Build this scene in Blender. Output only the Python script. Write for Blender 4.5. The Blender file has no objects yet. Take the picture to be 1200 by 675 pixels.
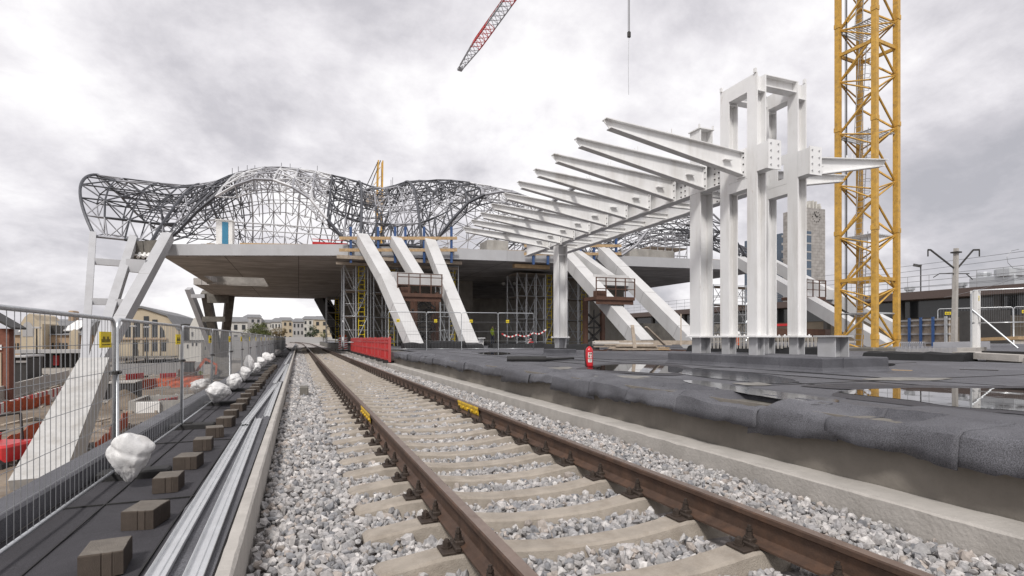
import bpy, math, random
import numpy as np
from mathutils import Vector, Matrix, noise
random.seed(7); RNG = np.random.default_rng(7)
R = math.radians
sc = bpy.context.scene
COL = sc.collection

# ------------------------------------------------------------------ view geometry (track runs along +Y)
TH = math.atan(250/650); S, C = math.sin(TH), math.cos(TH); F = 650.0; H = 1.03; VY = 397.0
def ray(px, py):
    r = (px-600)/F
    return S+r*C, C-r*S, (VY-py)/F
def at_z(px, py, z):
    x, y, u = ray(px, py); t = (z-H)/u; return Vector((x*t, y*t, z))
def at_Y(px, py, Y):
    x, y, u = ray(px, py); t = Y/y; return Vector((x*t, Y, H+u*t))
def at_X(px, py, X):
    x, y, u = ray(px, py); t = X/x; return Vector((X, y*t, H+u*t))
def at_d(px, py, t):
    x, y, u = ray(px, py); return Vector((x*t, y*t, H+u*t))
def proj(P):
    d = P[0]*S+P[1]*C; return 600+F*(P[0]*C-P[1]*S)/d, VY-F*(P[2]-H)/d
def on_line(P, Q, py):
    lo, hi = 0.0, 1.0
    a = proj(P)[1] > py
    for _ in range(40):
        m = (lo+hi)/2
        if (proj(P.lerp(Q, m))[1] > py) == a: lo = m
        else: hi = m
    return P.lerp(Q, lo)

# ------------------------------------------------------------------ materials
MATS = {}
def mat(name, col, rough=.7, metal=0., var=.15, vscale=3., bump=0., bscale=40., spec=.5, streak=0., dirt=None, dscale=1.2, damt=.5, specks=None, coat=0.):
    m = bpy.data.materials.new(name); m.use_nodes = True
    nt = m.node_tree; N = nt.nodes; L = nt.links; b = N['Principled BSDF']
    b.inputs['Roughness'].default_value = rough; b.inputs['Metallic'].default_value = metal
    b.inputs['Specular IOR Level'].default_value = spec
    if coat: b.inputs['Coat Weight'].default_value = coat
    tc = N.new('ShaderNodeTexCoord')
    mp = N.new('ShaderNodeMapping'); L.new(tc.outputs['Object'], mp.inputs['Vector'])
    n1 = N.new('ShaderNodeTexNoise'); n1.inputs['Scale'].default_value = vscale; n1.inputs['Detail'].default_value = 6; n1.inputs['Roughness'].default_value = .65
    L.new(mp.outputs[0], n1.inputs['Vector'])
    cr = N.new('ShaderNodeValToRGB')
    cr.color_ramp.elements[0].position = .3; cr.color_ramp.elements[1].position = .72
    c0 = [max(0, c*(1-var)) for c in col]; c1 = [min(1, c*(1+var)) for c in col]
    cr.color_ramp.elements[0].color = (*c0, 1); cr.color_ramp.elements[1].color = (*c1, 1)
    L.new(n1.outputs['Fac'], cr.inputs['Fac']); out = cr.outputs['Color']
    def mix(fac, a, colr):
        x = N.new('ShaderNodeMix'); x.data_type = 'RGBA'; L.new(fac, x.inputs['Factor']); L.new(a, x.inputs['A'])
        x.inputs['B'].default_value = (*colr, 1); return x.outputs['Result']
    if dirt:
        n2 = N.new('ShaderNodeTexNoise'); n2.inputs['Scale'].default_value = dscale; n2.inputs['Detail'].default_value = 9; n2.inputs['Roughness'].default_value = .7
        mp2 = N.new('ShaderNodeMapping'); L.new(tc.outputs['Object'], mp2.inputs['Vector'])
        if streak: mp2.inputs['Scale'].default_value = (1, 1, 1/streak)
        mp2.inputs['Location'].default_value = (3.1, 1.7, .4)
        L.new(mp2.outputs[0], n2.inputs['Vector'])
        r2 = N.new('ShaderNodeMapRange'); r2.inputs[1].default_value = .48; r2.inputs[2].default_value = .7; r2.inputs[4].default_value = damt
        L.new(n2.outputs['Fac'], r2.inputs[0]); out = mix(r2.outputs[0], out, dirt)
    if specks:
        n4 = N.new('ShaderNodeTexNoise'); n4.inputs['Scale'].default_value = 5; n4.inputs['Detail'].default_value = 6; n4.inputs['Roughness'].default_value = .8
        mp4 = N.new('ShaderNodeMapping'); L.new(tc.outputs['Object'], mp4.inputs['Vector']); mp4.inputs['Scale'].default_value = (1, 1, .22); mp4.inputs['Location'].default_value = (9.3, 2.2, 5)
        L.new(mp4.outputs[0], n4.inputs['Vector'])
        r4 = N.new('ShaderNodeMapRange'); r4.inputs[1].default_value = .635; r4.inputs[2].default_value = .72; r4.inputs[4].default_value = .55; L.new(n4.outputs['Fac'], r4.inputs[0]); out = mix(r4.outputs[0], out, specks)
    L.new(out, b.inputs['Base Color'])
    if bump:
        n3 = N.new('ShaderNodeTexNoise'); n3.inputs['Scale'].default_value = bscale; n3.inputs['Detail'].default_value = 4
        L.new(mp.outputs[0], n3.inputs['Vector'])
        bp = N.new('ShaderNodeBump'); bp.inputs['Strength'].default_value = bump; bp.inputs['Distance'].default_value = .02
        L.new(n3.outputs['Fac'], bp.inputs['Height']); L.new(bp.outputs[0], b.inputs['Normal'])
    m['_out'] = 1
    MATS[name] = m
    return m
M_white = mat('white_paint', (.75, .745, .74), .45, var=.06, vscale=1.5, dirt=(.5, .475, .44), dscale=2.2, damt=.6, streak=7, specks=(.33, .25, .19))
M_primer = mat('grey_primer', (.4, .4, .41), .5, var=.08, dirt=(.25, .24, .22), damt=.3)
M_leg = mat('leg_paint', (.4, .4, .41), .5, var=.08, vscale=.7, specks=(.25, .22, .2), dirt=(.3, .29, .285), dscale=.5, damt=.5, streak=4)
M_legw = mat('leg_white', (.54, .535, .53), .5, var=.08, vscale=.7, specks=(.3, .25, .2), dirt=(.36, .35, .34), dscale=.5, damt=.5, streak=4)
M_conc = mat('concrete', (.34, .325, .30), .85, var=.15, vscale=2.5, bump=.25, bscale=30, dirt=(.2, .185, .165), dscale=1.2, damt=.6, streak=3)
M_conc_l = mat('concrete_pale', (.4, .375, .345), .85, var=.14, vscale=3, bump=.3, bscale=35, dirt=(.28, .26, .235), dscale=2.5, damt=.6, streak=2)
M_conc_d = mat('concrete_stained', (.15, .138, .12), .85, var=.3, vscale=2, bump=.3, bscale=25, dirt=(.07, .066, .06), dscale=1.5, damt=.8, streak=4)
M_wrap = mat('wrapped_concrete', (.44, .43, .415), .6, var=.12, vscale=2.2, bump=.6, bscale=3, dirt=(.3, .28, .25), dscale=1.2, damt=.7)
M_slp = mat('sleeper_concrete', (.33, .29, .245), .9, var=.18, vscale=6, bump=.4, bscale=120, dirt=(.2, .165, .13), dscale=5, damt=.6)
M_rust = mat('rusted_steel', (.085, .052, .037), .65, metal=.3, var=.3, vscale=8, bump=.15, bscale=90, dirt=(.16, .085, .05), dscale=6, damt=.6)
M_rustd = mat('dark_rust', (.05, .036, .028), .7, metal=.3, var=.3, vscale=20, bump=.2, bscale=90)
M_railtop = mat('rail_head', (.3, .225, .185), .33, metal=.75, var=.15, vscale=5, dirt=(.16, .1, .07), dscale=9, damt=.5)
M_galv = mat('galvanised_steel', (.5, .515, .53), .4, metal=.65, var=.12, vscale=8)
M_galvl = mat('bright_galvanised', (.66, .67, .68), .35, metal=.6, var=.1, vscale=5)
M_wire = mat('wire_steel', (.3, .305, .315), .5, metal=.5, var=.1)
M_black = mat('black_rubber', (.022, .021, .021), .75, var=.25, bump=.3, bscale=30)
M_tarp = mat('black_tarp', (.014, .014, .015), .75, spec=.25, var=.3, bump=.5, bscale=9)
M_bag = mat('white_sack', (.7, .69, .68), .5, var=.05, bump=.25, bscale=60, dirt=(.42, .39, .36), dscale=5, damt=.55)
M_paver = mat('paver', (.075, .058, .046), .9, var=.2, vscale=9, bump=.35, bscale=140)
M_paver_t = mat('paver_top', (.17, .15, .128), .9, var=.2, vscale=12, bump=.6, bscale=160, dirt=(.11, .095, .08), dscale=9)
M_yel = mat('crane_yellow', (.54, .31, .055), .55, var=.2, vscale=3, dirt=(.22, .13, .05), dscale=5, damt=.7, specks=(.16, .1, .06))
M_yel2 = mat('signal_yellow', (.72, .55, .02), .5, var=.08)
M_ylp = mat('marker_yellow', (.62, .40, .015), .5, var=.25, vscale=20, dirt=(.2, .12, .03), dscale=12, damt=.6)
M_red = mat('red_plastic', (.46, .02, .022), .42, var=.15, dirt=(.28, .06, .05), dscale=3, damt=.4)
M_redp = mat('red_paint', (.5, .012, .02), .3, var=.06, coat=.3)
M_whp = mat('white_plastic', (.78, .77, .75), .5, var=.05, dirt=(.5, .48, .45), damt=.4)
M_or = mat('orange_net', (.5, .1, .04), .8, var=.4, vscale=4, dirt=(.3, .12, .07), dscale=2, damt=.8)
M_blue = mat('blue_paint', (.03, .075, .2), .5, var=.2)
M_teal = mat('teal_plastic', (.04, .2, .33), .45, var=.08)
M_wood = mat('timber', (.42, .29, .16), .8, var=.25, vscale=6, dirt=(.25, .17, .1), dscale=3)
M_wood2 = mat('grey_timber', (.36, .30, .24), .85, var=.25, vscale=6, dirt=(.2, .16, .12), dscale=3)
M_lat_d = mat('lattice_dark', (.07, .072, .082), .5, metal=.2, var=.2)
M_lat_w = mat('lattice_white', (.58, .58, .59), .5, var=.08)
M_lat_m = mat('lattice_grey', (.3, .3, .32), .5, var=.1)
M_dark = mat('dark_steel', (.045, .042, .04), .6, metal=.3, var=.2)
M_brown = mat('brown_steel', (.085, .04, .025), .7, var=.3)
M_dirt = mat('dirt', (.16, .122, .088), .95, var=.5, vscale=.5, bump=.9, bscale=2, dirt=(.3, .27, .235), dscale=.3, damt=.8)
M_glass = mat('dark_glass', (.03, .033, .036), .12, var=.2, spec=.6)
M_glassb = mat('blue_glass', (.06, .09, .13), .12, var=.3)
M_beige = mat('beige_render', (.44, .37, .27), .85, var=.1, vscale=.3, dirt=(.34, .28, .2), dscale=.2)
M_beige2 = mat('tan_brick', (.36, .26, .175), .9, var=.15, vscale=.5, dirt=(.28, .2, .14), dscale=.3)
M_brick = mat('red_brick', (.19, .075, .05), .9, var=.25, vscale=2)
M_roof = mat('grey_roof', (.17, .17, .175), .7, var=.15, vscale=.3)
M_pale = mat('pale_render', (.52, .5, .46), .85, var=.08, vscale=.1)
M_pale2 = mat('grey_block', (.36, .35, .345), .85, var=.1, vscale=.1)
M_brn = mat('brown_fascia', (.085, .06, .052), .6, var=.15)
M_car = mat('dark_car', (.03, .032, .036), .25, var=.1, coat=.5)
M_skin = mat('skin', (.48, .3, .22), .6, var=.05)
M_cl1 = mat('navy_cloth', (.035, .045, .08), .85); M_cl2 = mat('grey_cloth', (.1, .1, .11), .85)
M_cl3 = mat('blue_cloth', (.08, .16, .32), .85); M_cl4 = mat('pale_cloth', (.5, .48, .46), .85)
M_hiv = mat('hivis_cloth', (.45, .62, .03), .8); M_hair = mat('hair', (.04, .028, .02), .8)
M_bark = mat('bark', (.09, .065, .045), .9)
M_leaf1 = mat('leaf_yellow_green', (.085, .1, .025), .8, var=.5, vscale=.6)
M_leaf2 = mat('leaf_dark', (.03, .048, .02), .8, var=.4, vscale=.6)
M_leaf3 = mat('leaf_orange', (.13, .09, .03), .8, var=.4, vscale=.6)

def brick_mat(name, c1, c2, mortar, sx, bw, bh, msize=.02, rough=.85, rot=(0, 0, 0)):
    m = bpy.data.materials.new(name); m.use_nodes = True; N = m.node_tree.nodes; L = m.node_tree.links; b = N['Principled BSDF']
    tc = N.new('ShaderNodeTexCoord'); mp = N.new('ShaderNodeMapping'); mp.inputs['Rotation'].default_value = rot
    L.new(tc.outputs['Object'], mp.inputs['Vector'])
    br = N.new('ShaderNodeTexBrick'); br.offset = .0 if bw > bh*3 else .5
    br.inputs['Color1'].default_value = (*c1, 1); br.inputs['Color2'].default_value = (*c2, 1); br.inputs['Mortar'].default_value = (*mortar, 1)
    br.inputs['Scale'].default_value = sx; br.inputs['Brick Width'].default_value = bw; br.inputs['Row Height'].default_value = bh; br.inputs['Mortar Size'].default_value = msize
    L.new(mp.outputs[0], br.inputs['Vector'])
    n = N.new('ShaderNodeTexNoise'); n.inputs['Scale'].default_value = .6; n.inputs['Detail'].default_value = 8; L.new(tc.outputs['Object'], n.inputs['Vector'])
    mx = N.new('ShaderNodeMix'); mx.data_type = 'RGBA'; mx.blend_type = 'MULTIPLY'; mx.inputs['Factor'].default_value = .6
    L.new(br.outputs['Color'], mx.inputs['A'])
    cr = N.new('ShaderNodeValToRGB'); cr.color_ramp.elements[0].position = .3; cr.color_ramp.elements[0].color = (.45, .43, .41, 1); cr.color_ramp.elements[1].position = .65
    L.new(n.outputs['Fac'], cr.inputs['Fac']); L.new(cr.outputs['Color'], mx.inputs['B'])
    L.new(mx.outputs['Result'], b.inputs['Base Color']); b.inputs['Roughness'].default_value = rough
    return m
M_soffit = brick_mat('soffit_boards', (.64, .61, .585), (.48, .455, .435), (.22, .205, .195), 1, 5., 1.25, .035)
M_tower = brick_mat('tower_tiles', (.385, .365, .345), (.33, .315, .3), (.235, .22, .21), 1, 2.2, 1.1, .06, rot=(R(90), 0, 0))

def membrane_mat(name, base=(.085, .085, .092), wet=False):
    m = bpy.data.materials.new(name); m.use_nodes = True; N = m.node_tree.nodes; L = m.node_tree.links; b = N['Principled BSDF']
    tc = N.new('ShaderNodeTexCoord')
    g = N.new('ShaderNodeTexNoise'); g.inputs['Scale'].default_value = 170; g.inputs['Detail'].default_value = 2; L.new(tc.outputs['Object'], g.inputs['Vector'])
    cr = N.new('ShaderNodeValToRGB'); e = cr.color_ramp.elements
    e[0].position = .3; e[0].color = (*[c*.45 for c in base], 1); e[1].position = .72; e[1].color = (*[c*1.75 for c in base], 1)
    L.new(g.outputs['Fac'], cr.inputs['Fac'])
    w = N.new('ShaderNodeTexNoise'); w.inputs['Scale'].default_value = .75; w.inputs['Detail'].default_value = 9; w.inputs['Roughness'].default_value = .65; w.inputs['Distortion'].default_value = .6
    L.new(tc.outputs['Object'], w.inputs['Vector'])
    c2 = N.new('ShaderNodeValToRGB'); e = c2.color_ramp.elements
    e[0].position = .34; e[0].color = (.52, .51, .52, 1); e[1].position = .66; e[1].color = (1.15, 1.14, 1.13, 1)
    L.new(w.outputs['Fac'], c2.inputs['Fac'])
    mx = N.new('ShaderNodeMix'); mx.data_type = 'RGBA'; mx.blend_type = 'MULTIPLY'; mx.inputs['Factor'].default_value = 1
    L.new(cr.outputs['Color'], mx.inputs['A']); L.new(c2.outputs['Color'], mx.inputs['B']); L.new(mx.outputs['Result'], b.inputs['Base Color'])
    rr = N.new('ShaderNodeMapRange'); rr.inputs[1].default_value = .33; rr.inputs[2].default_value = .5; rr.inputs[3].default_value = .42; rr.inputs[4].default_value = .85
    L.new(w.outputs['Fac'], rr.inputs[0]); L.new(rr.outputs[0], b.inputs['Roughness'])
    bp = N.new('ShaderNodeBump'); bp.inputs['Strength'].default_value = .5; bp.inputs['Distance'].default_value = .004
    L.new(g.outputs['Fac'], bp.inputs['Height'])
    b2 = N.new('ShaderNodeBump'); b2.inputs['Strength'].default_value = .35; b2.inputs['Distance'].default_value = .06; L.new(w.outputs['Fac'], b2.inputs['Height']); L.new(bp.outputs[0], b2.inputs['Normal'])
    L.new(b2.outputs[0], b.inputs['Normal'])
    return m
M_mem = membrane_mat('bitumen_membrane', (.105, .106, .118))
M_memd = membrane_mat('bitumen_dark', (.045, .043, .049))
M_wet = mat('wet_membrane', (.022, .022, .025), .12, var=.3, vscale=2, spec=.6)

def water_mat():
    m = bpy.data.materials.new('puddle_water'); m.use_nodes = True; N = m.node_tree.nodes; L = m.node_tree.links; b = N['Principled BSDF']
    b.inputs['Base Color'].default_value = (.03, .029, .028, 1); b.inputs['Roughness'].default_value = .015; b.inputs['IOR'].default_value = 1.6
    tc = N.new('ShaderNodeTexCoord'); n = N.new('ShaderNodeTexNoise'); n.inputs['Scale'].default_value = 3; L.new(tc.outputs['Object'], n.inputs['Vector'])
    bp = N.new('ShaderNodeBump'); bp.inputs['Strength'].default_value = .02; bp.inputs['Distance'].default_value = .02; L.new(n.outputs['Fac'], bp.inputs['Height']); L.new(bp.outputs[0], b.inputs['Normal'])
    return m
M_water = water_mat()
def stone_mat():
    m = bpy.data.materials.new('ballast_stone'); m.use_nodes = True; N = m.node_tree.nodes; L = m.node_tree.links; b = N['Principled BSDF']
    at = N.new('ShaderNodeAttribute'); at.attribute_name = 'tint'
    tc = N.new('ShaderNodeTexCoord'); n = N.new('ShaderNodeTexNoise'); n.inputs['Scale'].default_value = 45; n.inputs['Detail'].default_value = 5; L.new(tc.outputs['Object'], n.inputs['Vector'])
    mr = N.new('ShaderNodeMapRange'); mr.inputs[1].default_value = .3; mr.inputs[2].default_value = .7; mr.inputs[3].default_value = .72; mr.inputs[4].default_value = 1.2; L.new(n.outputs['Fac'], mr.inputs[0])
    mx = N.new('ShaderNodeMix'); mx.data_type = 'RGBA'; mx.blend_type = 'MULTIPLY'; mx.inputs['Factor'].default_value = 1
    L.new(at.outputs['Color'], mx.inputs['A']); L.new(mr.outputs[0], mx.inputs['B']); L.new(mx.outputs['Result'], b.inputs['Base Color'])
    b.inputs['Roughness'].default_value = .85
    return m
M_stone = stone_mat()
def gravel_mat():
    m = bpy.data.materials.new('ballast_sheet'); m.use_nodes = True; N = m.node_tree.nodes; L = m.node_tree.links; b = N['Principled BSDF']
    tc = N.new('ShaderNodeTexCoord'); v = N.new('ShaderNodeTexVoronoi'); v.inputs['Scale'].default_value = 15; L.new(tc.outputs['Object'], v.inputs['Vector'])
    cr = N.new('ShaderNodeValToRGB'); e = cr.color_ramp.elements; e[0].color = (.13, .12, .115, 1); e[1].color = (.46, .42, .4, 1)
    L.new(v.outputs['Color'], cr.inputs['Fac']); L.new(cr.outputs['Color'], b.inputs['Base Color']); b.inputs['Roughness'].default_value = .9
    bp = N.new('ShaderNodeBump'); bp.inputs['Strength'].default_value = .8; bp.inputs['Distance'].default_value = .04; bp.invert = True; L.new(v.outputs['Distance'], bp.inputs['Height']); L.new(bp.outputs[0], b.inputs['Normal'])
    return m
M_gravel = gravel_mat()
M_ground = mat('city_ground', (.26, .235, .205), .95, var=.2, vscale=.05, dirt=(.17, .13, .095), dscale=.03, damt=.8)

# ------------------------------------------------------------------ mesh builder
class MB:
    def __init__(s): s.v = []; s.f = []; s.mi = []; s.cur = 0
    def add(s, vs, fs):
        o = len(s.v); s.v += [tuple(v) for v in vs]
        for f in fs: s.f.append(tuple(i+o for i in f)); s.mi.append(s.cur)
        return s
    def box(s, x0, x1, y0, y1, z0, z1):
        vs = [(x, y, z) for z in (z0, z1) for y in (y0, y1) for x in (x0, x1)]
        return s.add(vs, [(0, 2, 3, 1), (4, 5, 7, 6), (0, 1, 5, 4), (2, 6, 7, 3), (0, 4, 6, 2), (1, 3, 7, 5)])
    def cbox(s, x0, x1, y0, y1, z0, z1, c=.01):
        a = [(x0+c, y0), (x1-c, y0), (x1, y0+c), (x1, y1-c), (x1-c, y1), (x0+c, y1), (x0, y1-c), (x0, y0+c)]
        cx, cy = (x0+x1)/2, (y0+y1)/2
        def ring(z, k): return [(cx+(x-cx)*(1-k/(abs(x1-x0)/2)), cy+(y-cy)*(1-k/(abs(y1-y0)/2)), z) for x, y in a]
        vs = ring(z0, 0)+ring(z1-c, 0)+ring(z1, c)
        fs = [tuple(reversed(range(8)))]
        for r in (0, 8): fs += [(r+i, r+(i+1) % 8, r+8+(i+1) % 8, r+8+i) for i in range(8)]
        fs.append(tuple(range(16, 24)))
        return s.add(vs, fs)
    def frame(s, p, q, up=(0, 0, 1)):
        p, q = Vector(p), Vector(q); d = (q-p)
        if d.length < 1e-6: d = Vector((0, 0, 1e-3))
        d = d.normalized(); u = Vector(up)
        if abs(d.dot(u.normalized())) > .98: u = Vector((1, 0, 0)) if abs(d.x) < .9 else Vector((0, 1, 0))
        sd = d.cross(u).normalized(); uu = sd.cross(d).normalized()
        return p, q, sd, uu
    def bar(s, p, q, w, h, up=(0, 0, 1), w2=None, h2=None):
        p, q, a, b = s.frame(p, q, up); w2 = w if w2 is None else w2; h2 = h if h2 is None else h2
        vs = []
        for P, ww, hh in ((p, w, h), (q, w2, h2)):
            for i, j in ((-1, -1), (1, -1), (1, 1), (-1, 1)): vs.append(P+a*(i*ww/2)+b*(j*hh/2))
        return s.add(vs, [(3, 2, 1, 0), (4, 5, 6, 7), (0, 1, 5, 4), (1, 2, 6, 5), (2, 3, 7, 6), (3, 0, 4, 7)])
    def hsec(s, p, q, b, h, tf, tw, up):
        p, q, sd, u = s.frame(p, q, up); o = u*(h/2-tf/2)
        s.bar(p+o, q+o, b, tf, up); s.bar(p-o, q-o, b, tf, up); s.bar(p, q, tw, h-2*tf-.001, up); return s
    def tube(s, p, q, r, n=8, r2=None, cap=True):
        p, q, a, b = s.frame(p, q); r2 = r if r2 is None else r2; vs = []
        for P, rr in ((p, r), (q, r2)):
            for i in range(n):
                t = 2*math.pi*i/n; vs.append(P+a*math.cos(t)*rr+b*math.sin(t)*rr)
        fs = [(i, (i+1) % n, n+(i+1) % n, n+i) for i in range(n)]
        if cap: fs += [tuple(reversed(range(n))), tuple(range(n, 2*n))]
        return s.add(vs, fs)
    def pipe(s, pts, r, n=6):
        pts = [Vector(p) for p in pts]; vs = []; up = Vector((0, 0, 1))
        prev = None
        for i, P in enumerate(pts):
            d = (pts[min(i+1, len(pts)-1)]-pts[max(i-1, 0)]).normalized()
            if prev is None:
                u = up if abs(d.z) < .95 else Vector((1, 0, 0)); a = d.cross(u).normalized()
            else:
                a = (prev-d*prev.dot(d)); a = a.normalized() if a.length > 1e-5 else d.orthogonal().normalized()
            prev = a; b = a.cross(d)
            for k in range(n):
                t = 2*math.pi*k/n; vs.append(P+a*math.cos(t)*r+b*math.sin(t)*r)
        fs = [(i*n+k, i*n+(k+1) % n, (i+1)*n+(k+1) % n, (i+1)*n+k) for i in range(len(pts)-1) for k in range(n)]
        fs += [tuple(range(n)), tuple(range((len(pts)-1)*n, len(pts)*n))]
        return s.add(vs, fs)
    def lathe(s, prof, c=(0, 0, 0), n=16):
        vs = []
        for r, z in prof:
            for k in range(n):
                t = 2*math.pi*k/n; vs.append((c[0]+r*math.cos(t), c[1]+r*math.sin(t), c[2]+z))
        m = len(prof)
        fs = [(i*n+k, i*n+(k+1) % n, (i+1)*n+(k+1) % n, (i+1)*n+k) for i in range(m-1) for k in range(n)]
        fs += [tuple(reversed(range(n))), tuple(range((m-1)*n, m*n))]
        return s.add(vs, fs)
    def prism(s, poly, vec):
        n = len(poly); v = Vector(vec); poly = [Vector(p) for p in poly]
        return s.add(poly+[p+v for p in poly], [tuple(reversed(range(n))), tuple(range(n, 2*n))]+[(i, (i+1) % n, n+(i+1) % n, n+i) for i in range(n)])
    def ball(s, c, r, nu=8, nv=6, sx=1, sy=1, sz=1):
        prof = [(r*math.sin(math.pi*j/nv)+1e-4, -r*math.cos(math.pi*j/nv)) for j in range(nv+1)]
        t = MB(); t.lathe(prof, n=nu); return s.add([(c[0]+x*sx, c[1]+y*sy, c[2]+z*sz) for x, y, z in t.v], t.f)
    def rotz(s, a, c=(0, 0)):
        ca, sa = math.cos(a), math.sin(a)
        s.v = [(c[0]+(x-c[0])*ca-(y-c[1])*sa, c[1]+(x-c[0])*sa+(y-c[1])*ca, z) for x, y, z in s.v]; return s
    def move(s, d): s.v = [(x+d[0], y+d[1], z+d[2]) for x, y, z in s.v]; return s
    def build(s, name, m, parent=None, smooth=False, label=None):
        off = OFF.get(parent.name, Vector((0, 0, 0))) if parent else Vector((0, 0, 0))
        me = bpy.data.meshes.new(name)
        me.from_pydata([(x-off.x, y-off.y, z-off.z) for x, y, z in s.v], [], s.f)
        for mm in (m if isinstance(m, (list, tuple)) else [m]): me.materials.append(mm)
        if any(s.mi): me.polygons.foreach_set('material_index', s.mi)
        if smooth: me.polygons.foreach_set('use_smooth', [True]*len(me.polygons))
        me.update()
        o = bpy.data.objects.new(name, me); COL.objects.link(o)
        if parent: o.parent = parent; OFF[o.name] = off
        if label: o['label'] = label
        return o
OFF = {}
def tag(o, label=None, cat=None, group=None, kind=None):
    if label: o['label'] = label
    if cat: o['category'] = cat
    if group: o['group'] = group
    if kind: o['kind'] = kind
    return o
def thing(name, label, cat, loc=(0, 0, 0), group=None):
    o = bpy.data.objects.new(name, None); COL.objects.link(o); o.location = loc; o.empty_display_size = .2
    OFF[o.name] = Vector(loc); return tag(o, label, cat, group)
def one(mb, name, m, label, cat, group=None, smooth=False):          # a thing that is one mesh
    xs = [v[0] for v in mb.v]; ys = [v[1] for v in mb.v]; zs = [v[2] for v in mb.v]
    c = Vector(((min(xs)+max(xs))/2, (min(ys)+max(ys))/2, min(zs)))
    mb.move(-c); o = mb.build(name, m, smooth=smooth); o.location = c; return tag(o, label, cat, group)
def struct(mb, name, m, kind='structure', smooth=False):
    return tag(mb.build(name, m, smooth=smooth), kind=kind)
KIDS = {}
def copy_tree(o, parent=None):
    c = o.copy(); COL.objects.link(c)
    if parent: c.parent = parent
    for ch in [x for x in bpy.data.objects if x.parent == o] if o.name not in KIDS else KIDS[o.name]: copy_tree(ch, c)
    return c
def copy_thing(o, label, loc=None, rotz=None, scale=None):
    if o.name not in KIDS:
        st = [o]
        while st:
            p = st.pop(); KIDS[p.name] = list(p.children); st += KIDS[p.name]
    c = copy_tree(o); c['label'] = label
    if loc is not None: c.location = loc
    if rotz is not None: c.rotation_euler = (0, 0, rotz)
    if scale: c.scale = (scale, scale, scale)
    return c
ORD = ['', 'second ', 'third ', 'fourth ', 'fifth ', 'sixth ', 'seventh ', 'eighth ', 'ninth ', 'tenth ', 'eleventh ', 'twelfth ', 'thirteenth ', 'fourteenth ', 'fifteenth ',
       'sixteenth ', 'seventeenth ', 'eighteenth ', 'nineteenth ', 'twentieth ', 'twenty-first ', 'twenty-second ', 'twenty-third ', 'twenty-fourth ', 'twenty-fifth ', 'twenty-sixth ', 'twenty-seventh ', 'twenty-eighth ']

# ------------------------------------------------------------------ camera, world, sun
cam = bpy.data.cameras.new('Camera'); co = bpy.data.objects.new('Camera', cam); COL.objects.link(co)
co.location = (0, 0, H); co.rotation_euler = (R(90), 0, -TH)
cam.sensor_width = 36; cam.lens = 36*F/1200; cam.shift_y = (VY-337.5)/1200; cam.clip_end = 5000; cam.clip_start = .05
sc.camera = co
SUN_EL, SUN_AZ = R(48), R(215)                 # from behind the camera's left shoulder
w = bpy.data.worlds.new('World'); sc.world = w; w.use_nodes = True
N = w.node_tree.nodes; L = w.node_tree.links; N.clear()
wo = N.new('ShaderNodeOutputWorld'); sky = N.new('ShaderNodeTexSky'); sky.sky_type = 'NISHITA'; sky.sun_disc = False
sky.sun_elevation = SUN_EL; sky.sun_rotation = SUN_AZ
b1 = N.new('ShaderNodeBackground'); b1.inputs['Strength'].default_value = .1; L.new(sky.outputs[0], b1.inputs['Color'])
tc = N.new('ShaderNodeTexCoord'); sx = N.new('ShaderNodeSeparateXYZ'); L.new(tc.outputs['Generated'], sx.inputs[0])
def mth(op, a, b=None, cl=False):
    n = N.new('ShaderNodeMath'); n.operation = op; n.use_clamp = cl
    for i, x in enumerate((a, b)):
        if x is None: continue
        if isinstance(x, (int, float)): n.inputs[i].default_value = x
        else: L.new(x, n.inputs[i])
    return n.outputs[0]
zz = mth('ADD', mth('MAXIMUM', sx.outputs['Z'], 0.0), .42)
cx = mth('DIVIDE', sx.outputs['X'], zz); cy = mth('DIVIDE', sx.outputs['Y'], zz)
cmb = N.new('ShaderNodeCombineXYZ'); L.new(cx, cmb.inputs[0]); L.new(cy, cmb.inputs[1]); cmb.inputs[2].default_value = 14.2
n1 = N.new('ShaderNodeTexNoise'); n1.inputs['Scale'].default_value = 1.15; n1.inputs['Detail'].default_value = 8; n1.inputs['Roughness'].default_value = .5; n1.inputs['Distortion'].default_value = .1
L.new(cmb.outputs[0], n1.inputs['Vector'])
n2 = N.new('ShaderNodeTexNoise'); n2.inputs['Scale'].default_value = 3.4; n2.inputs['Detail'].default_value = 9; n2.inputs['Roughness'].default_value = .62; n2.inputs['Distortion'].default_value = .15
L.new(cmb.outputs[0], n2.inputs['Vector'])
f = mth('ADD', mth('MULTIPLY', n1.outputs['Fac'], .66), mth('MULTIPLY', n2.outputs['Fac'], .34))
rp = N.new('ShaderNodeValToRGB'); e = rp.color_ramp.elements
e[0].position = .36; e[0].color = (.39, .385, .415, 1); e[1].position = .56; e[1].color = (.885, .87, .875, 1)
m1 = rp.color_ramp.elements.new(.43); m1.color = (.51, .495, .525, 1)
m2 = rp.color_ramp.elements.new(.49); m2.color = (.685, .665, .69, 1)
L.new(f, rp.inputs['Fac'])
b2 = N.new('ShaderNodeBackground'); b2.inputs['Strength'].default_value = 1.0; L.new(rp.outputs['Color'], b2.inputs['Color'])
mxs = N.new('ShaderNodeMixShader'); mxs.inputs[0].default_value = .96
L.new(b1.outputs[0], mxs.inputs[1]); L.new(b2.outputs[0], mxs.inputs[2]); L.new(mxs.outputs[0], wo.inputs['Surface'])
sl = bpy.data.lights.new('Sun', 'SUN'); sl.energy = 2.3; sl.angle = R(10); sl.color = (1, .97, .93)
so = bpy.data.objects.new('Sun', sl); COL.objects.link(so)
dv = Vector((math.sin(SUN_AZ)*math.cos(SUN_EL), math.cos(SUN_AZ)*math.cos(SUN_EL), math.sin(SUN_EL)))
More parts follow.
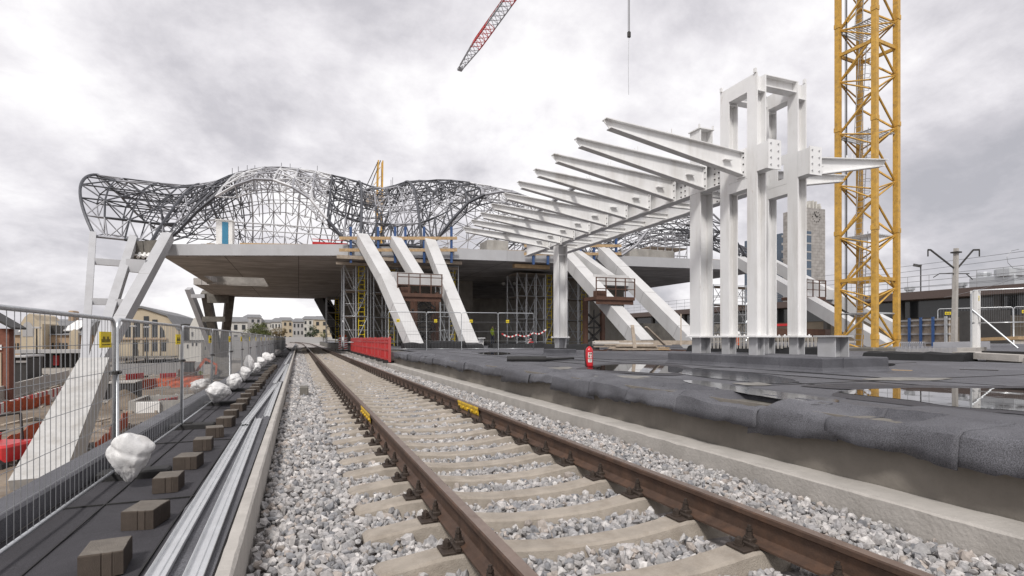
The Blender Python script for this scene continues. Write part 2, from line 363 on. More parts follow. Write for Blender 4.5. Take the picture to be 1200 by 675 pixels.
so.rotation_euler = dv.to_track_quat('Z', 'Y').to_euler(); so.location = dv*50
vs = sc.view_settings; vs.view_transform = 'Standard'; vs.look = 'None'; vs.gamma = 1; vs.exposure = .35; vs.use_curve_mapping = False
sc.cycles.max_bounces = 6; sc.cycles.diffuse_bounces = 3; sc.cycles.glossy_bounces = 3; sc.cycles.transparent_max_bounces = 8
#PART2
# ================================================================== SETTING: ground, deck, track
MB_ = MB()
mb = MB(); mb.add([(-1800, -200, -5.0), (1800, -200, -5.0), (1800, 2500, -5.0), (-1800, 2500, -5.0)], [(0, 1, 2, 3)])
struct(mb, 'ground', M_ground)
mb = MB()                                             # building-site earth below the viaduct
nx, ny = 60, 70
vs_ = []
for j in range(ny+1):
    for i in range(nx+1):
        x = -90+87.5*i/nx; y = 8+95*j/ny
        z = -4.97+.55*max(0, noise.noise((x*.09, y*.09, 0))+.1)+.22*noise.noise((x*.4, y*.4, 3))*.6+.13
        vs_.append((x, y, max(z, -4.96)))
mb.add(vs_, [(j*(nx+1)+i, j*(nx+1)+i+1, (j+1)*(nx+1)+i+1, (j+1)*(nx+1)+i) for j in range(ny) for i in range(nx)])
struct(mb, 'site_earth', M_dirt, smooth=True)
mb = MB(); mb.box(-2.42, 76, -6, 130, -4.95, -.62); mb.box(-2.42, 30, 130, 420, -4.95, -.42); struct(mb, 'railway_viaduct', M_conc)
mb = MB(); mb.box(3.98, 75.5, -6, 24.5, -.60, .40); mb.box(4.3, 75.5, 24.5, 129, -.60, .40); struct(mb, 'platform', M_conc_d)
def sheet(x0, x1, y0, y1, z, sx=.4, amp=.006, f=.7):
    m = MB(); nx = max(1, int((x1-x0)/sx)); ny = max(1, int((y1-y0)/sx)); v = []
    for j in range(ny+1):
        for i in range(nx+1):
            x = x0+(x1-x0)*i/nx; y = y0+(y1-y0)*j/ny
            v.append((x, y, z+amp*noise.noise((x*f, y*f, 1.3))))
    return m.add(v, [(j*(nx+1)+i, j*(nx+1)+i+1, (j+1)*(nx+1)+i+1, (j+1)*(nx+1)+i) for j in range(ny) for i in range(nx)])
mb = sheet(5.0, 30, -5, 30, .445, .3); mb.add([(30, -5, .445), (75, -5, .445), (75, 128, .445), (30, 128, .445)], [(0, 1, 2, 3)])
mb.add([(4.31, 30, .443), (30, 30, .443), (30, 128, .443), (4.31, 128, .443)], [(0, 1, 2, 3)])
struct(mb, 'platform_membrane', M_mem, smooth=True)
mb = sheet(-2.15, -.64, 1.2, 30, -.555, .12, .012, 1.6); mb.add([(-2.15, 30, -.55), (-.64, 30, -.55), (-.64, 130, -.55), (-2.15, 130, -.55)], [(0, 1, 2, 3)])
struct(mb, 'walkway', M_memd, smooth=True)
mb = MB()                                             # seams of the membrane rolls on the walkway
for X in (-1.72, -1.0):
    mb.bar((X, 1.2, -.545), (X+.01, 40, -.545), .012, .01)
for y in (3.2, 6.3, 9.7, 14, 19): mb.bar((-2.1, y, -.545), (-.7, y+.03, -.545), .016, .012)
struct(mb, 'membrane_seams', M_black)
mb = MB()                                             # upstand strip beside the kerb
v = []; ny = 240
for j in range(ny+1):
    y = 1.0+ (j/ny)**1.5*128
    wob = .03*noise.noise((y*1.7, 0, 0))+.025*noise.noise((y*5, 2, 0))
    for X, z in ((-.74+wob*2, -.55), (-.70+wob, -.2), (-.665+wob, -.055), (-.62, -.03), (-.5, -.026), (-.36, -.024), (-.345, -.2)): v.append((X, y, z))
mb.add(v, [(j*7+i, j*7+i+1, (j+1)*7+i+1, (j+1)*7+i) for j in range(ny) for i in range(6)])
struct(mb, 'membrane_strip', M_mem)
# kerbs (cast in lengths), each length with a chipped top
def kerb(x0, x1, z0, z1, seg, y0, y1, name, m):
    mb = MB(); y = y0
    while y < y1:
        yy = min(y+seg, y1); n = max(2, int(seg/.12)) if y < 20 else 2; v = []
        for j in range(n+1):
            t = y+.004+(yy-y-.008)*j/n
            c = .012+.012*max(0, noise.noise((t*6, 1, x0))); d = .006*noise.noise((t*3, 4, x0))
            for X, z in ((x0, z0), (x0, z1-c), (x0+c, z1+d), (x1-c, z1+d), (x1, z1-c), (x1, z0)): v.append((X, t, z))
        mb.add(v, [(j*6+i, (j+1)*6+i, (j+1)*6+i+1, j*6+i+1) for j in range(n) for i in range(5)]+[(0, 1, 2, 3, 4, 5), tuple(reversed(range(n*6, n*6+6)))])
        y = yy
    return struct(mb, name, m)
kerb(-.335, -.262, -.5, .03, 3.1, 1, 128, 'ballast_kerb', M_conc_l)
kerb(3.652, 3.975, -.5, -.045, 5.2, 1, 60, 'platform_kerb', M_conc_l)
mb = MB(); mb.box(-2.40, -2.152, -2, 130, -.62, -.40); struct(mb, 'parapet_core', M_conc)
mb = MB(); v = []
for j in range(200):
    y = 1+129*(j/199)**1.4; wv = .008*noise.noise((y*2, 0, 5))
    for X, z in ((-2.43, -.75), (-2.425, -.36+wv), (-2.40, -.345+wv), (-2.17, -.348-wv), (-2.145, -.37+wv), (-2.14+wv, -.54)): v.append((X, y, z))
mb.add(v, [(j*6+i, j*6+i+1, (j+1)*6+i+1, (j+1)*6+i) for j in range(199) for i in range(5)])
struct(mb, 'parapet', M_mem)

# ------------------------------------------------------------------ ballast
def curve_x(y): return -((y-110)**2)/(2*900) if y > 110 else 0.0
mb = MB(); v = []; YS = [0.5+i*.5 for i in range(80)]+[41+i*4 for i in range(95)]
XS = (-.262, 0, .3, .9, 1.75, 2.6, 3.2, 3.652)
for y in YS:
    for x in XS:
        z = -.315 if .25 < x < 3.3 else -.29
        v.append((x+curve_x(y)+(0 if y < 60 else (x-1.75)*.9*min(1, (y-60)/40)), y, z-(0 if y < 60 else .02)))
nX = len(XS)
mb.add(v, [(j*nX+i, j*nX+i+1, (j+1)*nX+i+1, (j+1)*nX+i) for j in range(len(YS)-1) for i in range(nX-1)])
struct(mb, 'ballast_bed', M_gravel)
SL0, SLP = .82, .576
t = (1+math.sqrt(5))/2
ICO = np.array([(-1, t, 0), (1, t, 0), (-1, -t, 0), (1, -t, 0), (0, -1, t), (0, 1, t), (0, -1, -t), (0, 1, -t), (t, 0, -1), (t, 0, 1), (-t, 0, -1), (-t, 0, 1)], float)/math.sqrt(1+t*t)
ICF = np.array([(0, 11, 5), (0, 5, 1), (0, 1, 7), (0, 7, 10), (0, 10, 11), (1, 5, 9), (5, 11, 4), (11, 10, 2), (10, 7, 6), (7, 1, 8), (3, 9, 4), (3, 4, 2), (3, 2, 6), (3, 6, 8), (3, 8, 9), (4, 9, 5), (2, 4, 11), (6, 2, 10), (8, 6, 7), (9, 8, 1)], int)
pts = []
def zone(y0, y1, sp, r0, r1, layers):
    for l in range(layers):
        nx = int(3.9/sp); ny = int((y1-y0)/sp)
        gx, gy = np.meshgrid(np.arange(nx)*sp-.24, y0+np.arange(ny)*sp)
        gx = gx.ravel()+RNG.uniform(-.5, .5, gx.size)*sp*1.1; gy = gy.ravel()+RNG.uniform(-.5, .5, gy.size)*sp*1.1
        r = RNG.uniform(r0, r1, gx.size)*np.where(RNG.random(gx.size) < .12, 1.35, 1)
        near_kerb = np.clip((gx-3.1)/.5, 0, 1)
        zb = -.285+.024*l+.035*np.clip((.4-gx)/.5, 0, 1)*(1+.5*(l>0))+.05*near_kerb-.018*((gx>1.2)&(gx<2.3))
        gz = zb+RNG.uniform(-.012, .016, gx.size)
        k = np.abs((gy-SL0)/SLP-np.round((gy-SL0)/SLP))*SLP
        ok = (gx > -.24) & (gx < 3.625)
        onsl = (k < .118+r*.25) & (gx > .37) & (gx < 3.13)
        ok &= ~onsl
        for rx in (.945, 2.555): ok &= np.abs(gx-rx) > .085+r*.5
        ok &= ~((k < .2) & ((np.abs(gx-.945) < .24) | (np.abs(gx-2.555) < .24)) & (RNG.random(gx.size) < .75))
        if l: ok &= RNG.random(gx.size) < np.where((gx < .38) | (gx > 3.1), .9, .55)
        pts.append(np.stack([gx, gy, gz, r], 1)[ok])
zone(1.6, 7, .041, .018, .033, 2); zone(7, 16, .056, .025, .039, 2); zone(16, 34, .09, .036, .056, 1); zone(34, 60, .16, .05, .08, 1)
P = np.concatenate(pts); n = len(P)
sc_ = RNG.uniform(.62, 1.35, (n, 1, 3)); sc_[:, 0, 2] *= .8
V = ICO[None]*(1+RNG.uniform(-.36, .36, (n, 12, 1)))*sc_
q = RNG.normal(size=(n, 4)); q /= np.linalg.norm(q, axis=1)[:, None]; a, b, c, d = q.T
ROT = np.stack([np.stack([1-2*(c*c+d*d), 2*(b*c-a*d), 2*(b*d+a*c)], 1), np.stack([2*(b*c+a*d), 1-2*(b*b+d*d), 2*(c*d-a*b)], 1), np.stack([2*(b*d-a*c), 2*(c*d+a*b), 1-2*(b*b+c*c)], 1)], 1)
V = np.einsum('nij,nkj->nki', ROT, V)*P[:, None, 3:4]+P[:, None, :3]
FC = (ICF[None]+(np.arange(n)*12)[:, None, None]).reshape(-1, 3)
me = bpy.data.meshes.new('ballast_stones'); me.vertices.add(n*12); me.vertices.foreach_set('co', V.ravel())
me.loops.add(len(FC)*3); me.loops.foreach_set('vertex_index', FC.ravel().astype(np.int32))
me.polygons.add(len(FC)); me.polygons.foreach_set('loop_start', np.arange(len(FC), dtype=np.int32)*3); me.polygons.foreach_set('loop_total', np.full(len(FC), 3, dtype=np.int32))
base = np.array([(.43, .41, .40), (.52, .495, .48), (.345, .335, .335), (.24, .24, .25), (.47, .415, .375), (.6, .575, .555), (.38, .335, .3), (.38, .37, .365)])
tint = base[RNG.choice(8, n, p=[.24, .16, .18, .1, .06, .07, .05, .14])]*RNG.uniform(.68, 1.0, (n, 1))
at_ = me.color_attributes.new('tint', 'FLOAT_COLOR', 'POINT')
at_.data.foreach_set('color', np.concatenate([np.repeat(tint, 12, 0), np.ones((n*12, 1))], 1).ravel().astype(np.float32))
me.polygons.foreach_set('use_smooth', [False]*len(FC)); me.update(calc_edges=True); me.validate(); me.materials.append(M_stone)
o = bpy.data.objects.new('ballast_stones', me); COL.objects.link(o); tag(o, kind='stuff')

# ------------------------------------------------------------------ railway track
track = thing('railway_track', 'rusty railway track on pale concrete sleepers running away to the left', 'railway track', (1.75, 0, -.2))
PROF = [(-.075, -.18), (-.075, -.168), (-.035, -.155), (-.011, -.14), (-.009, -.05), (-.02, -.042), (-.037, -.034), (-.037, -.008), (-.03, 0), (.03, 0), (.037, -.008), (.037, -.034), (.02, -.042), (.009, -.05), (.011, -.14), (.035, -.155), (.075, -.168), (.075, -.18)]
def rail(x0):
    mb = MB(); v = []; ys = [.3]+[60+i*4 for i in range(0, 80)]
    for y in ys:
        for px_, z in PROF: v.append((x0+curve_x(y)+px_, y, z))
    m = len(PROF)
    for j in range(len(ys)-1):
        for i in range(m-1):
            mb.f.append((j*m+i, j*m+i+1, (j+1)*m+i+1, (j+1)*m+i)); mb.mi.append(1 if 8 <= i <= 8 else 0)
    mb.v = v
    return mb.build('rail', [M_rust, M_railtop], track)
RL = [rail(.945), rail(2.555)]
def cap_marker(x, side, y0, y1, par):
    mb = MB(); m = 24; v = []
    for j in range(m+1):
        y = y0+(y1-y0)*j/m; wv = .006*noise.noise((y*14, x, 0)); e_ = .01*noise.noise((y*9, x, 6))
        for dx, z in ((.0115, -.145+e_), (.03+wv, -.12), (.034+wv, -.07), (.044+wv, -.03), (.040, -.002+e_*.3)): v.append((x+side*dx, y, z))
    mb.add(v, [(j*5+i, j*5+i+1, (j+1)*5+i+1, (j+1)*5+i) for j in range(m) for i in range(4)])
    for j in range(5):
        y = y0+.1+(y1-y0-.2)*j/4; mb.tube((x+side*.03, y, -.085), (x+side*.055, y, -.085), .022, 6)
    mb.build('rail_marker', M_ylp, par)
cap_marker(2.555, -1, 7.95, 9.1, RL[1]); cap_marker(.945, -1, 7.75, 8.9, RL[0])
def sleeper_mb(y, jit=0):
    mb = MB(); v = []
    xs = [(-1.36, -.262, .09, .13), (-1.33, -.24, .09, .13), (-1.0, -.198, .088, .13), (-.68, -.190, .086, .13), (-.52, -.212, .082, .118), (-.3, -.236, .078, .112), (0, -.243, .076, .11), (.3, -.236, .078, .112), (.52, -.212, .082, .118), (.68, -.190, .086, .13), (1.0, -.198, .088, .13), (1.33, -.24, .09, .13), (1.36, -.262, .09, .13)]
    for x, zt, wt, wb in xs:
        k = .008*noise.noise((x*4, y, 1))
        for yy, z in ((-wb, -.34), (-wt-.012+k, zt-.014), (-wt+.006, zt+k*.4), (wt-.006, zt-k*.4), (wt+.012-k, zt-.014), (wb, -.34)): v.append((1.75+x, y+yy, z))
    n_ = len(xs)
    mb.add(v, [(j*6+i, (j+1)*6+i, (j+1)*6+i+1, j*6+i+1) for j in range(n_-1) for i in range(5)]+[tuple(range(6)), tuple(reversed(range((n_-1)*6, n_*6)))])
    return mb
def fast_mb(x, y):
    mb = MB()
    mb.cbox(x-.19, x+.19, y-.075, y+.075, -.193, -.1805, .004)
    mb.cbox(x-.115, x-.078, y-.08, y+.08, -.181, -.158, .006); mb.cbox(x+.078, x+.115, y-.08, y+.08, -.181, -.158, .006)
    for s in (-1, 1):
        mb.cbox(x+s*.075-.028, x+s*.075+.028, y-.033, y+.033, -.164, -.137, .007)
        mb.tube((x+s*.078, y, -.15), (x+s*.078, y, -.067), .0115, 6)
        mb.tube((x+s*.078, y, -.137), (x+s*.078, y, -.128), .026, 8)
        mb.tube((x+s*.078, y, -.128), (x+s*.078, y, -.104), .0205, 6)
        mb.tube((x+s*.078, y, -.098), (x+s*.078, y, -.086), .0185, 6)
        mb.tube((x+s*.146, y+.01, -.181), (x+s*.146, y+.01, -.17), .032, 8)
        mb.tube((x+s*.146, y+.01, -.17), (x+s*.146, y+.01, -.142), .024, 6)
        mb.ball((x+s*.146, y+.01, -.142), .018, 6, 4)
    return mb
for k in range(96):
    y = SL0+SLP*k
    s_ = sleeper_mb(y).build('sleeper', M_slp, track)
    if k < 50:
        for rx in (.945, 2.555): fast_mb(rx, y).build('rail_fastener', M_rustd, s_)
rest = MB(); frest = MB()
for k in range(96, 150): t_ = sleeper_mb(SL0+SLP*k); rest.add(t_.v, t_.f)
for k in range(50, 110):
    for rx in (.945, 2.555): frest.cbox(rx-.18, rx+.18, SL0+SLP*k-.08, SL0+SLP*k+.08, -.2, -.1, .04)
tag(rest.build('far_sleepers', M_slp, track), kind='stuff'); tag(frest.build('far_fasteners', M_rustd, track), kind='stuff')

# ------------------------------------------------------------------ platform edge: torn overlapping sheets of bitumen felt
random.seed(11)
DIPS = [(2.6, 3.5, .9), (3.75, 4.75, 1), (4.95, 6.4, 1), (7.3, 8.1, .7), (8.5, 9.9, 1), (11, 12.3, .9), (14, 15.5, .9), (18, 19.5, .8)]
def dip(y):
    s = 0
    for a_, b_, k_ in DIPS: s = max(s, k_*min(1, max(0, min((y-a_)/.12, (b_-y)/.35))))
    return s
M_mwall = mat('platform_wall_concrete', (.2, .18, .155), .85, var=.15, vscale=2, bump=.3, bscale=25, dirt=(.15, .132, .112), dscale=1.5, damt=.8, streak=4)
edge = MB(); y = 1.2; ks = 0
while y < 24.6:
    ln = random.uniform(.8, 1.35); y2 = min(24.7, y+ln); m = 22
    drop = random.uniform(.17, .26); bulge = random.uniform(-.015, .03); lift = random.uniform(0, .006)+(.004 if ks % 2 else 0); sk = random.uniform(-.05, .05); hump = random.uniform(-.01, .05)
    v = []; prof_n = 14
    for j in range(m+1):
        f_ = j/m; yy = y-.02+(y2-y+.05)*f_
        h = hump*(.6+1.3*noise.noise((yy*1.6, 7.7, 0))); dr = drop+sk*(f_-.5)*1.6+.03*noise.noise((yy*6, 3, 0))+.012*noise.noise((yy*23, 3, 0))
        bx = bulge+.04*noise.noise((yy*2.1, 9, 0)); curl = .03*noise.noise((yy*3.3, 5, 2)); hn = lambda X_: .022*noise.noise((X_*4, yy*3, 2))+.016*noise.noise((X_*9, yy*8, 4))+.012*max(0, noise.noise((X_*3, yy*2.3, 11))-.1)*5
        dp = dip(yy)
        pr = [(5.05, .447), (4.8, .449), (4.62, .45-.02*abs(noise.noise((yy*.8, 1, 1)))), (4.48, .447+h*.25), (4.42+.03*noise.noise((yy*3, 0, 0)), .462+h*.4+hn(4.4)*.5), (4.36+.03*noise.noise((yy*3, 0, 0)), .456+h*.6+hn(4.3)-.075*dp), (4.22, .452+h+hn(4.2)-.085*dp), (4.06, .447+h*.8+hn(4.06)-.07*dp), (3.95, .446+h*.5+hn(3.9)-.05*dp), (3.885, .438+h*.3-.04*dp), (3.85, .415-.035*dp), (3.838, .37-.02*dp), (3.832+curl*.3, .31), (3.822+curl*1.7, .45-dr)]
        for X, z in pr: v.append((X+(bx if X < 4.1 else 0), yy, z+lift))
    edge.add(v, [(j*prof_n+i, (j+1)*prof_n+i, (j+1)*prof_n+i+1, j*prof_n+i+1) for j in range(m) for i in range(prof_n-1)])
    y = y2-(.06 if ks % 3 else 0); ks += 1
o = one(edge, 'roofing_felt', M_mem, 'torn grey bitumen felt folded over the edge of the platform', 'roofing felt', smooth=True)
md = o.modifiers.new('thick', 'SOLIDIFY'); md.thickness = .012; md.offset = -1
o.data.set_sharp_from_angle(angle=R(40))
mb = MB(); mb.box(3.99, 4.5, 24.5, 24.9, .3, .47); mb.box(3.976, 3.99, 1, 24.5, -.2, .43); struct(mb, 'platform_wall', M_mwall)

# puddles and wet patches on the membrane
def blob(pix, z, name, m, sub=6, amp=.05):
    P_ = [at_z(a, b, z) for a, b in pix]; out = []
    for i in range(len(P_)):
        p0, p1, p2, p3 = (P_[(i+k) % len(P_)] for k in (-1, 0, 1, 2))
        for s in range(sub):
            u = s/sub
            q_ = .5*((2*p1)+(p2-p0)*u+(2*p0-5*p1+4*p2-p3)*u*u+(3*p1-p0-3*p2+p3)*u**3)
            q_ = q_+Vector((noise.noise((q_.x*3, q_.y*3, 0)), noise.noise((q_.x*3, q_.y*3, 8)), 0))*amp
            out.append((q_.x, q_.y, z))
    mb = MB(); mb.add(out, [tuple(range(len(out)))]); return struct(mb, name, m)
blob([(985, 458), (1060, 454.5), (1150, 455), (1290, 456), (1290, 488), (1190, 481), (1120, 476), (1060, 468), (1010, 463)], .456, 'puddle', M_water)
blob([(688, 431), (715, 427.5), (752, 427), (792, 430), (800, 434), (783, 437.5), (735, 435), (705, 433.5)], .456, 'puddle', M_water)
blob([(560, 413.5), (580, 412.6), (598, 414), (588, 415.6), (570, 415.2)], .456, 'puddle', M_water)
blob([(790, 432), (850, 434), (905, 440), (935, 447), (900, 449), (845, 444), (800, 438)], .4535, 'wet_patch', M_wet)
blob([(800, 446), (830, 447), (880, 455), (945, 463), (985, 470), (950, 474), (890, 464), (830, 453)], .463, 'wet_patch', M_wet)
blob([(985, 427), (1030, 425.5), (1050, 427), (1020, 430)], .456, 'puddle', M_water)
blob([(940, 452), (1000, 449), (1060, 452), (1000, 456)], .4535, 'wet_patch', M_memd)
blob([(975, 461), (1040, 451.5), (1150, 452.5), (1310, 453), (1310, 494), (1190, 485), (1110, 480), (1040, 472), (995, 467)], .4525, 'damp_margin', M_memd)
blob([(676, 432), (712, 425.8), (755, 425.5), (800, 428.5), (812, 435), (790, 440), (735, 437.5), (695, 435.5)], .4525, 'damp_margin', M_memd)
M_silt = mat('dried_silt', (.2, .19, .175), .9, var=.4, vscale=5)
for q in ([(700, 441), (735, 440), (760, 442), (735, 444)], [(1010, 444), (1060, 442), (1120, 444), (1060, 446)], [(860, 449), (890, 448), (900, 451), (875, 452)], [(640, 431), (665, 430), (668, 432), (650, 433)]): blob(q, .4545, 'silt_patch', M_silt, 6, .12)
mb = MB()
for X in (6.1, 7.25, 8.1): mb.bar((X, 2, .448), (X+.03, 24, .448), .015, .012)
for yy in (5.3, 8.9, 13.2): mb.bar((5.1, yy, .448), (14, yy+.15, .448), .015, .012)
struct(mb, 'platform_seams', M_black)

# ------------------------------------------------------------------ walkway: pavers, steel profiles, fence, sacks
random.seed(5)
pb = MB(); pv = (( -.12, -.15), (.05, -.15), (.12, -.12), (.12, .15), (-.05, .15), (-.12, .12))
def paver_mb(seed):
    m = MB(); rr = random.Random(seed)
    out = [(-.12, -.15), (.0, -.15), (.006, -.144), (.012, -.15), (.058, -.15), (.064, -.144), (.07, -.15), (.12, -.135), (.12, .0), (.114, .006), (.12, .012), (.12, .15), (0, .155), (-.12, .15)]
    out = [(x+rr.uniform(-.002, .002), y+rr.uniform(-.002, .002)) for x, y in out]; n_ = len(out)
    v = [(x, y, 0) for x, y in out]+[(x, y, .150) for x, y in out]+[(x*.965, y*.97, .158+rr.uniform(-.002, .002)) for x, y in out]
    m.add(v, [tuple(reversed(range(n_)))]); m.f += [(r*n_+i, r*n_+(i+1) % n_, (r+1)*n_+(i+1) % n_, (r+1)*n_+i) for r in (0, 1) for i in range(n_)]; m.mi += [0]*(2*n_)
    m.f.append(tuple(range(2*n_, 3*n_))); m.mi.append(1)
    return m
protos = []
y = 4.55
for k in range(26):
    if k < 4:
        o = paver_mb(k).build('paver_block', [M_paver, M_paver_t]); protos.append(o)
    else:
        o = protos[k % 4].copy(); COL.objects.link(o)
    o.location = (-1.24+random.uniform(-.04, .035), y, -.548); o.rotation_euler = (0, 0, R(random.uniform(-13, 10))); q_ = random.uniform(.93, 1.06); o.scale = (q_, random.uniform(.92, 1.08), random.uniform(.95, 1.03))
    tag(o, ('nearest' if k == 0 else (ORD[k]+'nearest'))+' brown concrete paver block in the row along the dark walkway', 'paver block', 'paver blocks in a row on the walkway')
    y += .98 if k == 0 else random.uniform(1.08, 1.2)
def channel(p, q, wdt, lbl, first):
    m = MB(); p, q = Vector(p), Vector(q); d = (q-p).normalized(); sd = Vector((d.y, -d.x, 0)); v = []
    pr = [(-.5, .028), (-.46, .03), (-.44, .004), (-.1, .004), (-.06, .012), (0, .012), (.06, .012), (.1, .004), (.44, .004), (.46, .03), (.5, .028)]
    pr2 = [(-.5, .024), (-.47, .026), (-.45, .0), (-.1, .0), (-.06, .008), (0, .008), (.06, .008), (.1, .0), (.45, .0), (.47, .026), (.5, .024)]
    for P_ in (p, q):
        for a_, z in pr: v.append(P_+sd*a_*wdt+Vector((0, 0, z)))
        for a_, z in reversed(pr2): v.append(P_+sd*a_*wdt+Vector((0, 0, z)))
    n_ = len(pr)*2
    m.add(v, [(i, (i+1) % n_, n_+(i+1) % n_, n_+i) for i in range(n_)]+[tuple(reversed(range(n_))), tuple(range(n_, 2*n_))])
    one(m, 'steel_profile', M_galvl, lbl, 'steel profile', 'steel profiles laid along the kerb')
zc = -.022
channel((-.575, 1.6, zc), (-.60, 7.8, zc), .085, 'nearest left-hand galvanised steel profile lying beside the row of paver blocks', 1)
channel((-.415, 1.6, zc), (-.485, 8.0, zc), .085, 'nearest right-hand galvanised steel profile lying beside the pale kerb', 0)
channel((-.60, 7.4, zc+.02), (-.47, 14.2, zc), .085, 'long galvanised profile in the middle overlapping the two nearest profiles', 0)
channel((-.40, 8.2, zc), (-.42, 14.6, zc), .085, 'galvanised profile in the middle lying hard against the pale kerb', 0)
channel((-.52, 14.0, zc+.02), (-.45, 24, zc), .085, 'farther galvanised profile lying left in the third pair', 0)
channel((-.38, 14.8, zc), (-.40, 25, zc), .085, 'farther galvanised profile in the third pair next to the kerb', 0)
channel((-.50, 24, zc+.02), (-.45, 42, zc), .085, 'farthest galvanised profile vanishing beside the ballast', 0)
# temporary fence
fp = thing('temporary_fence', 'nearest steel mesh fence panel on the walkway, cut by the left picture edge', 'fence panel', (0, 0, 0), 'temporary fence panels on the left')
def fence_frame(Wd, Ht):
    m = MB(); r_ = .021; c_ = .1
    m.pipe([(0, 0, 0), (0, 0, Ht-c_), (0, c_*.3, Ht-c_*.3), (0, c_, Ht), (0, Wd-c_, Ht), (0, Wd-c_*.3, Ht-c_*.3), (0, Wd, Ht-c_), (0, Wd, 0)], r_, 8)
    m.tube((0, .02, .08), (0, Wd-.02, .08), .0165, 8); return m
def fence_mesh(Wd, Ht, step=.105, hz=(.35, .62, .9, 1.2, 1.5), r_=.0029):
    m = MB(); k = int(Wd/step)
    for i in range(1, k):
        y_ = Wd*i/k; b_ = .004*math.sin(i*1.7)
        m.tube((0, y_, .08), (b_, y_, Ht), r_, 4, cap=False)
    for z in hz: m.tube((.004, .0, z), (.004, Wd, z), r_*1.1, 4, cap=False)
    return m
def sign_mb(wd=.36, hg=.17):
    m = MB(); m.box(-.006, .006, -wd/2, wd/2, -hg/2, hg/2); m.cur = 1
    for s in (-1, 1):
        x = s*.008
        yy = -wd*.4
        for i in range(7):
            m.box(min(x, x*.9), max(x, x*.9), yy, yy+wd*.07, -hg*.16, hg*(.2 if i % 3 else .05)); yy += wd*.115
        m.box(min(x, x*.9), max(x, x*.9), -wd*.38, wd*.38, -hg*.33, -hg*.28)
    return m
M_ink = mat('ink', (.05, .04, .01), .7)
fence_frame(3.62, 1.78).build('frame', M_galv, fp, smooth=True)
fence_mesh(3.62, 1.78).build('wire_mesh', M_wire, fp)
s_ = sign_mb().move((.012, 3.28, 1.55)); s_.build('sign', [M_yel2, M_ink], fp)
cl = MB(); cl.cbox(-.035, .035, 3.56, 3.76, 1.16, 1.2, .008); cl.tube((.04, 3.66, 1.18), (.06, 3.66, 1.18), .018, 6); cl.build('clamp', M_dark, fp)
FX, FZ = -1.93, -.53
fp.location = (FX, 3.78, FZ)
k = 0
for k in range(1, 24):
    yy = 3.78+3.7*k
    copy_thing(fp, ('fence panel farthest along the walkway' if k == 23 else (ORD[k]+'nearest')+' steel mesh fence panel standing along the walkway parapet'), (FX+random.uniform(-.02, .02), yy, FZ), R(random.uniform(-.5, .5)))
